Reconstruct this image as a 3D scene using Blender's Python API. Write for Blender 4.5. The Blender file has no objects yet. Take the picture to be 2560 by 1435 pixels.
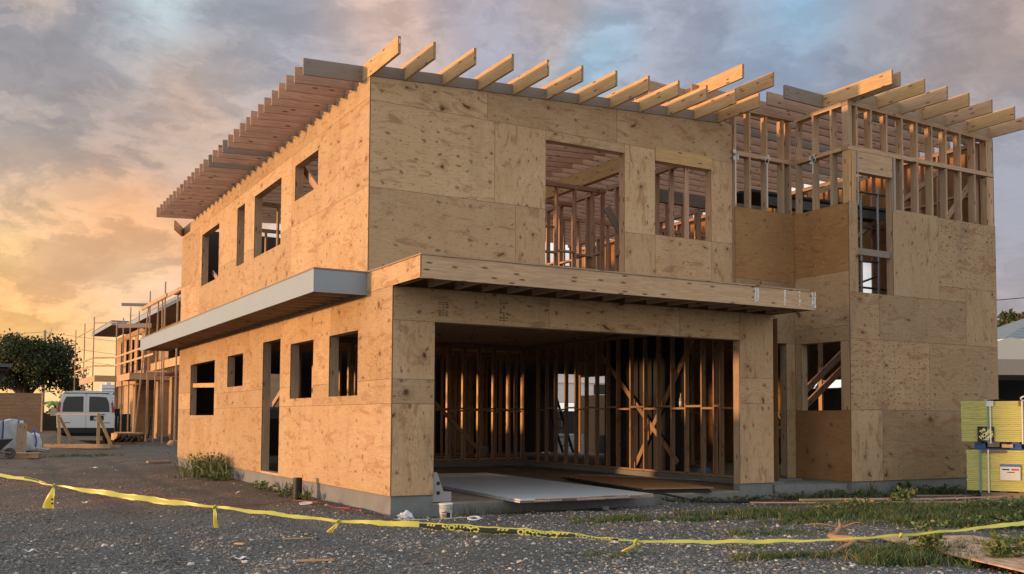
import bpy, math, random
import numpy as np
from mathutils import Vector, Matrix, Euler
from math import radians, sin, cos, pi

S = bpy.context.scene
COL = S.collection
random.seed(7)
rng = np.random.default_rng(7)

# ------------------------------------------------------------------ camera
cam_d = bpy.data.cameras.new('camera')
cam = bpy.data.objects.new('camera', cam_d)
COL.objects.link(cam)
S.camera = cam
YAW, PIT, ROL = 0.5158, 0.0523, 0.0060
CAM = Vector((-5.0321, -12.1031, 1.0247))
F = Vector((sin(YAW) * cos(PIT), cos(YAW) * cos(PIT), sin(PIT)))
R0 = Vector((cos(YAW), -sin(YAW), 0.0)); U0 = R0.cross(F)
Rv = R0 * cos(ROL) + U0 * sin(ROL); Uv = -R0 * sin(ROL) + U0 * cos(ROL)
M = Matrix(((Rv.x, Uv.x, -F.x), (Rv.y, Uv.y, -F.y), (Rv.z, Uv.z, -F.z))).to_4x4()
M.translation = CAM
cam.matrix_world = M
cam_d.sensor_width = 36.0
cam_d.lens = 2462.59 / 2560 * 36.0
cam_d.shift_y = (918.858 - 717.5) / 2560
cam_d.clip_start = 0.1; cam_d.clip_end = 3000

# ------------------------------------------------------------------ render settings
S.view_settings.view_transform = 'Standard'
S.view_settings.look = 'None'
S.view_settings.exposure = 0.0
S.view_settings.gamma = 1.0
S.cycles.max_bounces = 6
S.cycles.diffuse_bounces = 3
S.cycles.transparent_max_bounces = 8
S.cycles.sample_clamp_indirect = 4.0
S.cycles.use_denoising = True

# ------------------------------------------------------------------ sun (low in the west, beyond the left edge)
SUN_DIR = Vector((-1.0, 0.22, 0.040)).normalized()       # towards the sun
sun_d = bpy.data.lights.new('sun', 'SUN')
sun_d.energy = 4.6; sun_d.color = (1.0, 0.53, 0.23); sun_d.angle = radians(2.5)
sun = bpy.data.objects.new('sun', sun_d); COL.objects.link(sun)
sun.rotation_euler = SUN_DIR.to_track_quat('Z', 'Y').to_euler()


def lin(c):
    return tuple(((v / 255) / 12.92 if v / 255 <= 0.04045 else ((v / 255 + 0.055) / 1.055) ** 2.4) for v in c)


# ------------------------------------------------------------------ world: cloudy sunset sky
W = bpy.data.worlds.new('World'); S.world = W; W.use_nodes = True
nt = W.node_tree; N = nt.nodes; L = nt.links
N.clear()


class NB:
    """small node-building helper"""
    def __init__(s, tree): s.t = tree

    def node(s, typ, **kw):
        n = s.t.nodes.new(typ)
        for k, v in kw.items():
            setattr(n, k, v)
        return n

    def put(s, sock, v):
        if v is None: return
        if hasattr(v, 'is_output') or isinstance(v, bpy.types.NodeSocket): s.t.links.new(v, sock)
        else:
            try: sock.default_value = v
            except Exception:
                if isinstance(v, (int, float)): sock.default_value = (v, v, v)
                else: sock.default_value = tuple(v) + (1.0,)

    def math(s, op, a, b=None, c=None, clamp=False):
        n = s.node('ShaderNodeMath', operation=op); n.use_clamp = clamp
        s.put(n.inputs[0], a); s.put(n.inputs[1], b); s.put(n.inputs[2], c)
        return n.outputs[0]

    def vmath(s, op, a, b=None, scale=None):
        n = s.node('ShaderNodeVectorMath', operation=op)
        s.put(n.inputs[0], a); s.put(n.inputs[1], b)
        if scale is not None: s.put(n.inputs['Scale'], scale)
        return n.outputs['Value'] if op in ('DISTANCE', 'LENGTH', 'DOT_PRODUCT') else n.outputs[0]

    def mix(s, f, a, b, blend='MIX'):
        n = s.node('ShaderNodeMix', data_type='RGBA', blend_type=blend)
        s.put(n.inputs[0], f); s.put(n.inputs[6], a); s.put(n.inputs[7], b)
        return n.outputs[2]

    def noise(s, vec, scale, detail=3, rough=0.5, dist=0.0, color=False):
        n = s.node('ShaderNodeTexNoise')
        s.put(n.inputs['Vector'], vec); s.put(n.inputs['Scale'], scale); s.put(n.inputs['Detail'], detail)
        s.put(n.inputs['Roughness'], rough); s.put(n.inputs['Distortion'], dist)
        return n.outputs['Color'] if color else n.outputs['Fac']

    def voro(s, vec, scale, feature='F1', rnd=1.0, dim='3D'):
        n = s.node('ShaderNodeTexVoronoi', feature=feature, voronoi_dimensions=dim)
        s.put(n.inputs['Vector'], vec); s.put(n.inputs['Scale'], scale); s.put(n.inputs['Randomness'], rnd)
        return n

    def ss(s, v, lo, hi, a=0.0, b=1.0):
        n = s.node('ShaderNodeMapRange', interpolation_type='SMOOTHSTEP')
        s.put(n.inputs[0], v); s.put(n.inputs[1], lo); s.put(n.inputs[2], hi); s.put(n.inputs[3], a); s.put(n.inputs[4], b)
        return n.outputs[0]

    def comb(s, x, y, z):
        n = s.node('ShaderNodeCombineXYZ'); s.put(n.inputs[0], x); s.put(n.inputs[1], y); s.put(n.inputs[2], z)
        return n.outputs[0]

    def sep(s, v):
        n = s.node('ShaderNodeSeparateXYZ'); s.put(n.inputs[0], v); return n.outputs

    def attr(s, name):
        n = s.node('ShaderNodeAttribute'); n.attribute_name = name; return n.outputs

    def ramp(s, f, stops):
        n = s.node('ShaderNodeValToRGB'); s.put(n.inputs[0], f)
        e = n.color_ramp.elements
        while len(e) < len(stops): e.new(0.5)
        for i, (p, c) in enumerate(stops): e[i].position = p; e[i].color = tuple(c) + (1,) if len(c) == 3 else c
        return n.outputs[0]


w = NB(nt)
tc = w.node('ShaderNodeTexCoord')
dirv = tc.outputs['Generated']
wn = w.noise(w.vmath('MULTIPLY', dirv, (1, 1, 1.9)), 5.5, 8, 0.60, 0.25, color=True)
warp = w.vmath('SCALE', w.vmath('SUBTRACT', wn, (0.5, 0.5, 0.5)), None, 0.085)
dv = w.vmath('ADD', dirv, w.vmath('MULTIPLY', warp, (1, 1, 0.75)))


def pdir(u, v):
    d = F + Rv * ((u - 1280) / 2462.59) - Uv * ((v - 918.858) / 2462.59)
    return d.normalized()


SKY = [  # where in the sky (as seen from the site), colour, angular size
    (60, 60, (150, 150, 162), 1), (230, 190, (152, 149, 160), 1), (50, 250, (172, 162, 163), 1), (620, 80, (160, 161, 172), 1),
    (400, 10, (192, 210, 218), .42), (85, 5, (226, 196, 170), .35), (365, 130, (176, 184, 192), .5), (480, 228, (214, 180, 160), .55), (620, 215, (200, 175, 165), .55),
    (250, 340, (176, 158, 152), 1), (40, 420, (188, 164, 150), 1), (420, 430, (200, 171, 155), 1),
    (20, 520, (240, 198, 160), .6), (110, 575, (255, 204, 138), .55), (10, 612, (255, 218, 130), .4), (250, 545, (248, 176, 112), .6), (320, 620, (252, 166, 92), .6), (430, 640, (242, 172, 118), .6),
    (90, 660, (232, 168, 138), .7), (220, 715, (208, 176, 166), .8), (335, 690, (252, 226, 184), .5), (420, 740, (206, 182, 178), .6),
    (40, 760, (254, 178, 108), .8), (150, 800, (254, 186, 112), .8), (60, 850, (255, 208, 128), .8), (230, 880, (255, 204, 134), .9), (250, 990, (250, 206, 168), .9),
    (880, 45, (218, 184, 170), .6), (1010, 85, (218, 184, 168), .6), (1140, 60, (184, 164, 168), .8), (760, 150, (160, 161, 176), .8), (1210, 110, (152, 164, 190), .7),
    (1360, 50, (186, 168, 165), .7), (1490, 115, (148, 188, 216), .5), (1660, 90, (162, 163, 180), .9), (2010, 25, (132, 180, 214), .5), (1900, 130, (148, 163, 190), .8), (1780, 30, (156, 162, 180), .8),
    (2230, 60, (148, 147, 160), 1), (2450, 150, (176, 152, 146), 1), (2120, 150, (152, 156, 172), .8), (2535, 380, (150, 152, 170), 1), (2530, 640, (152, 150, 165), 1), (2540, 780, (166, 152, 158), .8),
]
acc = None; wsum = None
for (u, v, c, k) in SKY:
    sg = 0.046 * k
    d2 = w.vmath('DISTANCE', dv, tuple(pdir(u, v)))
    e = w.math('POWER', 2.71828, w.math('MULTIPLY', w.math('MULTIPLY', d2, d2), -0.5 / sg ** 2))
    cc = w.vmath('SCALE', lin(c), None, e)
    acc = cc if acc is None else w.vmath('ADD', acc, cc)
    wsum = e if wsum is None else w.math('ADD', wsum, e)
inner = w.vmath('SCALE', acc, None, w.math('DIVIDE', 1.0, w.math('ADD', wsum, 1e-6)))
cover = w.ss(wsum, 0.0, 0.12)
# the rest of the dome: grey-blue cloud overhead, warm glow low in the west
sx, sy, sz = w.sep(dv)
el = w.math('MAXIMUM', sz, 0.0)
west = w.math('MULTIPLY', w.vmath('DOT_PRODUCT', dv, tuple(Vector((-0.97, 0.25, 0)).normalized())), 1.0)
wl = w.ss(west, 0.0, 1.0)
glow = w.math('MULTIPLY', w.math('POWER', wl, 1.6), w.math('POWER', 2.71828, w.math('MULTIPLY', el, -3.2)))
strip = w.math('MULTIPLY', w.math('POWER', wl, 3.0), w.math('POWER', 2.71828, w.math('MULTIPLY', w.math('MULTIPLY', el, el), -60.0)))
dome = w.mix(w.ss(sz, -0.05, 0.8), (0.98, 0.90, 0.84, 1), (0.86, 0.88, 0.95, 1))
dome = w.vmath('ADD', dome, w.vmath('SCALE', (0.70, 0.56, 0.42), None, glow))
dome = w.vmath('ADD', dome, w.vmath('SCALE', (1.6, 0.75, 0.28), None, strip))
cl = w.noise(w.vmath('MULTIPLY', dirv, (1, 1, 2.5)), 2.5, 4, 0.55)
dome = w.vmath('SCALE', dome, None, w.ss(cl, 0.25, 0.75, 0.8, 1.2))
skyc = w.mix(cover, dome, inner)
fine = w.noise(w.vmath('ADD', w.vmath('MULTIPLY', dirv, (1, 1, 1.9)), w.vmath('SCALE', warp, None, 2.2)), 7.5, 10, 0.60, 0.15)
fine2 = w.noise(w.vmath('ADD', w.vmath('MULTIPLY', dirv, (1, 1, 2.2)), warp), 21.0, 6, 0.60, 0.2)
t1 = w.ss(fine, 0.43, 0.57)
edge = w.math('MULTIPLY', w.ss(fine, 0.44, 0.51), w.ss(fine, 0.60, 0.52))
low = w.ss(sz, 0.42, 0.02)
skyc = w.vmath('MULTIPLY', skyc, w.mix(t1, (0.875, 0.91, 0.905, 1), (1.12, 1.14, 1.10, 1)))
skyc = w.vmath('ADD', skyc, w.vmath('SCALE', (0.16, 0.085, 0.035), None, w.math('MULTIPLY', w.math('MULTIPLY', edge, low), w.ss(sx, 0.75, 0.15))))
skyc = w.vmath('SCALE', skyc, None, w.ss(fine2, 0.36, 0.64, 0.93, 1.07))
gnd = w.mix(w.ss(sz, -0.03, -0.002), (0.06, 0.05, 0.05, 1), skyc)
nish = w.node('ShaderNodeTexSky'); nish.sky_type = 'NISHITA'; nish.sun_disc = False
nish.sun_elevation = math.asin(SUN_DIR.z); nish.sun_rotation = math.atan2(SUN_DIR.x, SUN_DIR.y)
bg1 = w.node('ShaderNodeBackground'); w.put(bg1.inputs[0], gnd); bg1.inputs[1].default_value = 1.0
bg2 = w.node('ShaderNodeBackground'); w.put(bg2.inputs[0], nish.outputs[0]); bg2.inputs[1].default_value = 0.02
add = w.node('ShaderNodeAddShader'); L.new(bg1.outputs[0], add.inputs[0]); L.new(bg2.outputs[0], add.inputs[1])
wo = w.node('ShaderNodeOutputWorld'); L.new(add.outputs[0], wo.inputs[0])
W.cycles.sampling_method = 'MANUAL'; W.cycles.sample_map_resolution = 512


# ================================================================== materials
def mat(name):
    m = bpy.data.materials.new(name); m.use_nodes = True
    m.node_tree.nodes.clear()
    b = NB(m.node_tree)
    bs = b.node('ShaderNodeBsdfPrincipled'); o = b.node('ShaderNodeOutputMaterial')
    m.node_tree.links.new(bs.outputs[0], o.inputs[0])
    bs.inputs['Roughness'].default_value = 0.75
    bs.inputs['Specular IOR Level'].default_value = 0.25
    return m, b, bs


def bump(b, bs, h, strength=0.3, dist=0.01):
    n = b.node('ShaderNodeBump'); b.put(n.inputs['Height'], h)
    n.inputs['Strength'].default_value = strength; n.inputs['Distance'].default_value = dist
    b.t.links.new(n.outputs[0], bs.inputs['Normal'])


def plain(name, col, rough=0.7, metal=0.0, spec=0.3, var=0.12, scale=6.0):
    m, b, bs = mat(name)
    t = b.node('ShaderNodeTexCoord').outputs['Object']
    n = b.noise(t, scale, 4, 0.6)
    c = b.mix(n, tuple(x * (1 - var) for x in col), tuple(min(1, x * (1 + var)) for x in col))
    b.put(bs.inputs['Base Color'], c)
    bs.inputs['Roughness'].default_value = rough; bs.inputs['Metallic'].default_value = metal
    bs.inputs['Specular IOR Level'].default_value = spec
    return m


def ply_mat(name, ca, cb, cg, knot=1.0, dark=0.0):
    m, b, bs = mat(name)
    A = b.attr('pa'); B = b.attr('pb')
    au, av, ar = b.sep(A['Vector']); bw, bh, bt = b.sep(B['Vector'])
    off = b.math('MULTIPLY', ar, 57.3)
    u1 = b.math('ADD', au, off)
    p = b.comb(u1, av, off)
    # cathedral growth rings: contour lines of a stretched field
    f = b.noise(b.vmath('MULTIPLY', p, (0.9, 3.6, 1)), 1.0, 2, 0.40, 0.5)
    rings = b.math('SINE', b.math('MULTIPLY', f, b.math('ADD', 130.0, b.math('MULTIPLY', bt, 80.0))))
    rings = b.math('POWER', b.ss(rings, -1, 1), 3.0)
    rings = b.math('MULTIPLY', rings, b.ss(b.noise(p, 1.1, 3, 0.6), 0.40, 0.62, 0.15, 1.0))
    fib = b.noise(b.vmath('MULTIPLY', p, (5, 90, 1)), 1.0, 3, 0.6)
    big = b.noise(p, 1.3, 3, 0.6)
    base = b.mix(ar, ca, cb)
    base = b.mix(b.ss(big, 0.35, 0.75, 0, 0.55), base, cg)
    ringc = b.mix(1.0, base, (0.74, 0.62, 0.50, 1), 'MULTIPLY')
    c = b.mix(b.math('MULTIPLY', rings, b.ss(bt, 0.2, 0.9, 0.15, 0.80)), base, ringc)
    c = b.mix(b.ss(fib, 0.35, 0.7, 0.0, 0.38), c, b.mix(1.0, c, (0.62, 0.55, 0.48, 1), 'MULTIPLY'))
    tone = b.math('ADD', 0.84, b.math('MULTIPLY', b.math('FRACT', b.math('MULTIPLY', ar, 7.31)), 0.26))
    c = b.vmath('SCALE', c, None, tone)
    # knots with ring halo
    q = b.vmath('MULTIPLY', b.vmath('ADD', p, b.vmath('SCALE', b.vmath('SUBTRACT', b.noise(p, 2.0, 2, 0.5, 0, True), (.5, .5, .5)), None, 0.5)), (1.7, 2.6, 0.0))
    vo = b.voro(q, 1.0, dim='2D')
    pres = b.math('MULTIPLY', b.ss(b.sep(vo.outputs['Color'])[0], 0.40, 0.42), b.math('MAXIMUM', b.ss(b.math('FRACT', b.math('MULTIPLY', bt, 5.3)), 0.60, 0.62), b.ss(b.sep(vo.outputs['Color'])[1], 0.84, 0.86)))
    kd = vo.outputs['Distance']
    kn = b.math('MULTIPLY', b.ss(kd, 0.035, 0.085, 1, 0), pres)
    halo = b.math('MULTIPLY', b.math('MULTIPLY', b.ss(kd, 0.07, 0.26, 1, 0), pres), b.ss(b.math('SINE', b.math('MULTIPLY', kd, 95)), -1, 1, 0.3, 1))
    c = b.mix(b.math('MULTIPLY', halo, 0.5 * knot), c, (0.20, 0.10, 0.05, 1))
    c = b.mix(b.math('MULTIPLY', kn, 0.85 * knot), c, (0.055, 0.028, 0.018, 1))
    # small pin knots and torn-grain flecks
    q2 = b.vmath('MULTIPLY', b.vmath('ADD', p, b.vmath('SCALE', b.vmath('SUBTRACT', b.noise(p, 9.0, 2, 0.5, 0, True), (.5, .5, .5)), None, 0.10)), (3.6, 6.0, 0.0))
    v2 = b.voro(q2, 1.0, dim='2D')
    pr2 = b.ss(b.sep(v2.outputs['Color'])[1], 0.42, 0.45)
    c = b.mix(b.math('MULTIPLY', b.math('MULTIPLY', b.ss(b.math('DIVIDE', v2.outputs['Distance'], b.math('ADD', 0.25, b.sep(v2.outputs['Color'])[0])), 0.05, 0.17, 1, 0), pr2), 0.72 * knot), c, (0.13, 0.06, 0.035, 1))
    tn = b.noise(b.vmath('MULTIPLY', p, (2.2, 6.5, 1)), 1.0, 4, 0.62, 1.0)
    c = b.mix(b.ss(tn, 0.53, 0.66, 0, 0.52 * knot), c, (0.24, 0.12, 0.06, 1))
    v3 = b.voro(b.vmath('MULTIPLY', p, (7.5, 11.0, 0.0)), 1.0, rnd=0.45, dim='2D')
    dots = b.math('MULTIPLY', b.ss(v3.outputs['Distance'], 0.08, 0.19, 1, 0), b.math('MULTIPLY', b.ss(bt, 0.90, 0.93), b.ss(b.sep(v3.outputs['Color'])[2], 0.35, 0.4)))
    c = b.mix(b.math('MULTIPLY', dots, 0.75), c, (0.12, 0.065, 0.04, 1))
    v4 = b.voro(b.vmath('MULTIPLY', p, (9.0, 14.0, 0.0)), 1.0, dim='2D')
    c = b.mix(b.math('MULTIPLY', b.math('MULTIPLY', b.ss(v4.outputs['Distance'], 0.06, 0.15, 1, 0), b.ss(b.sep(v4.outputs['Color'])[0], 0.48, 0.52)), 0.6 * knot), c, (0.16, 0.085, 0.05, 1))
    # nail heads along the studs
    du = b.math('ABSOLUTE', b.math('SUBTRACT', b.math('FRACT', b.math('DIVIDE', au, 0.4067)), 0.5))
    dw = b.math('ABSOLUTE', b.math('SUBTRACT', b.math('FRACT', b.math('DIVIDE', av, 0.152)), 0.5))
    nd = b.math('ADD', b.math('POWER', b.math('MULTIPLY', b.math('SUBTRACT', 0.5, du), 0.4067), 2), b.math('POWER', b.math('MULTIPLY', dw, 0.152), 2))
    c = b.mix(b.ss(nd, 0.00002, 0.00009, 0.6, 0), c, (0.10, 0.06, 0.045, 1))
    # rain streaks / mildew
    g = b.node('ShaderNodeNewGeometry').outputs['Position']
    st = b.noise(b.vmath('MULTIPLY', g, (3.0, 3.0, 0.5)), 1.0, 4, 0.65)
    c = b.mix(b.ss(st, 0.52, 0.80, 0, 0.30 + dark), c, (0.15, 0.125, 0.105, 1))
    ed = b.math('MINIMUM', b.math('MINIMUM', au, b.math('SUBTRACT', bw, au)), b.math('MINIMUM', av, b.math('SUBTRACT', bh, av)))
    c = b.mix(b.ss(ed, 0.0015, 0.006, 0.62, 0), c, (0.07, 0.04, 0.025, 1))
    b.put(bs.inputs['Base Color'], c)
    bs.inputs['Roughness'].default_value = 0.8
    bs.inputs['Specular IOR Level'].default_value = 0.12
    hh = b.math('ADD', b.math('MULTIPLY', fib, 0.4), b.ss(ed, 0.0, 0.006, 0, 2))
    bump(b, bs, hh, 0.35, 0.003)
    return m


def lumber_mat(name, ca, cb, cc, grey=0.0):
    m, b, bs = mat(name)
    A = b.attr('pa')
    au, av, ar = b.sep(A['Vector'])
    off = b.math('MULTIPLY', ar, 91.7)
    p = b.comb(b.math('ADD', au, off), av, off)
    rnd = b.node('ShaderNodeTexWhiteNoise', noise_dimensions='1D'); b.put(rnd.inputs['W'], off)
    r1, r2, r3 = b.sep(rnd.outputs['Color'])
    f = b.noise(b.vmath('MULTIPLY', p, (0.8, 14, 1)), 1.0, 3, 0.55, 0.4)
    fib = b.noise(b.vmath('MULTIPLY', p, (4, 160, 1)), 1.0, 2, 0.6)
    base = b.mix(r1, ca, cb)
    base = b.mix(b.math('MULTIPLY', r2, 0.6), base, cc)
    rings = b.ss(b.math('SINE', b.math('MULTIPLY', f, 38)), -1, 1)
    c = b.mix(b.math('MULTIPLY', rings, 0.45), base, b.mix(1.0, base, (0.72, 0.60, 0.50, 1), 'MULTIPLY'))
    c = b.mix(b.ss(fib, 0.4, 0.75, 0, 0.25), c, (0.16, 0.10, 0.07, 1))
    vo = b.voro(b.vmath('MULTIPLY', p, (2.4, 9, 0)), 1.0, dim='2D')
    pr = b.ss(b.sep(vo.outputs['Color'])[0], 0.55, 0.58)
    c = b.mix(b.math('MULTIPLY', b.ss(vo.outputs['Distance'], 0.06, 0.16, 0.85, 0), pr), c, (0.10, 0.045, 0.028, 1))
    gr = b.noise(p, 1.8, 3, 0.6)
    c = b.mix(b.math('MULTIPLY', b.ss(gr, 0.45, 0.8, 0, 1), 0.25 + grey * 0.6), c, (0.17, 0.155, 0.15, 1))
    if grey > 0.3: c = b.mix(grey * 0.70, c, b.mix(gr, (0.12, 0.11, 0.105, 1), (0.33, 0.30, 0.27, 1)))
    end = b.sep(b.attr('pb')['Vector'])[2]
    c = b.mix(b.math('MULTIPLY', end, 0.5), c, (0.20, 0.13, 0.09, 1))
    b.put(bs.inputs['Base Color'], c)
    bs.inputs['Roughness'].default_value = 0.78; bs.inputs['Specular IOR Level'].default_value = 0.15
    bump(b, bs, fib, 0.25, 0.002)
    return m


PLY_W = ply_mat('plywood_left_wall', (0.47, 0.335, 0.20), (0.42, 0.295, 0.17), (0.52, 0.395, 0.26), 0.9)
PLY_F = ply_mat('plywood_pale', (0.56, 0.395, 0.24), (0.49, 0.335, 0.195), (0.61, 0.455, 0.295), 1.0)
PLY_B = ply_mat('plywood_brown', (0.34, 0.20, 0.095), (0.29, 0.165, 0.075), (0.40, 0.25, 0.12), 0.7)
PLY_D = ply_mat('plywood_dull', (0.42, 0.305, 0.19), (0.36, 0.255, 0.155), (0.47, 0.345, 0.22), 1.0, 0.10)
LUM = lumber_mat('lumber', (0.62, 0.45, 0.29), (0.55, 0.385, 0.245), (0.48, 0.32, 0.215))
LUMP = lumber_mat('lumber_reddish', (0.56, 0.365, 0.26), (0.50, 0.32, 0.23), (0.44, 0.29, 0.215))
LUMY = lumber_mat('lumber_golden', (0.62, 0.42, 0.20), (0.56, 0.37, 0.19), (0.52, 0.34, 0.20))
LUMG = lumber_mat('lumber_weathered', (0.36, 0.28, 0.21), (0.32, 0.24, 0.18), (0.28, 0.22, 0.18), 0.9)
LUMM = lumber_mat('lumber_dull', (0.52, 0.39, 0.27), (0.46, 0.345, 0.24), (0.40, 0.30, 0.21), 0.25)

LUML = lumber_mat('lumber_sun_tinted', (0.78, 0.58, 0.34), (0.72, 0.53, 0.31), (0.68, 0.48, 0.28))  # lightened lumber, sun brightness put into its colour
LUMI = lumber_mat('lumber_shade_tinted', (0.40, 0.275, 0.175), (0.34, 0.23, 0.15), (0.30, 0.20, 0.135), 0.2)  # same lumber darkened, the shade of the garage put into its colour


def concrete_mat():
    m, b, bs = mat('concrete')
    g = b.node('ShaderNodeNewGeometry').outputs['Position']
    n = b.noise(g, 3.0, 6, 0.65); n2 = b.noise(b.vmath('MULTIPLY', g, (6, 6, 1.5)), 1.0, 4, 0.6); n3 = b.noise(g, 40, 3, 0.6)
    c = b.mix(n, (0.11, 0.118, 0.125, 1), (0.235, 0.25, 0.26, 1))
    c = b.mix(b.ss(n2, 0.5, 0.75, 0, 0.5), c, (0.13, 0.12, 0.10, 1))
    c = b.mix(b.ss(n3, 0.6, 0.8, 0, 0.4), c, (0.45, 0.44, 0.42, 1))
    b.put(bs.inputs['Base Color'], c); bs.inputs['Roughness'].default_value = 0.85
    bump(b, bs, n3, 0.4, 0.006)
    return m


CONC = concrete_mat()


def slab_mat():
    m, b, bs = mat('dusty_slab')
    g = b.node('ShaderNodeNewGeometry').outputs['Position']
    n = b.noise(g, 1.6, 6, 0.65); n3 = b.noise(g, 25, 3, 0.6)
    c = b.mix(b.ss(n, 0.35, 0.7), (0.22, 0.17, 0.125, 1), (0.33, 0.28, 0.22, 1))
    c = b.mix(b.ss(n3, 0.6, 0.8, 0, 0.3), c, (0.14, 0.10, 0.07, 1))
    b.put(bs.inputs['Base Color'], c); bs.inputs['Roughness'].default_value = 0.8
    return m


SLAB = slab_mat()
WHITE_P = plain('white_primer', (0.56, 0.60, 0.65), 0.5, var=0.05, scale=1.5)
GREYTRIM = plain('grey_primer', (0.25, 0.31, 0.37), 0.5, var=0.07, scale=2.5)
BACK_SHADE = plain('back_wall_shade', (0.05, 0.04, 0.035), 0.9)  # near-black colour standing in for shade on the back wall
STEEL = plain('galvanised_steel', (0.27, 0.28, 0.29), 0.5, 0.6, var=0.2, scale=30)
DSTEEL = plain('dark_steel', (0.10, 0.11, 0.12), 0.45, 0.6, var=0.3, scale=20)
BLACK = plain('black_plastic', (0.018, 0.018, 0.020), 0.5, var=0.2)
CAULK = plain('white_sealant', (0.62, 0.62, 0.60), 0.6, var=0.05)
YEL = plain('yellow_tape', (0.44, 0.45, 0.08), 0.35, spec=0.5, var=0.10, scale=9)
TBLK = plain('tape_ink', (0.02, 0.02, 0.015), 0.4)
TARP = plain('black_mesh_screen', (0.022, 0.022, 0.024), 0.9, var=0.3, scale=3)


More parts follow.
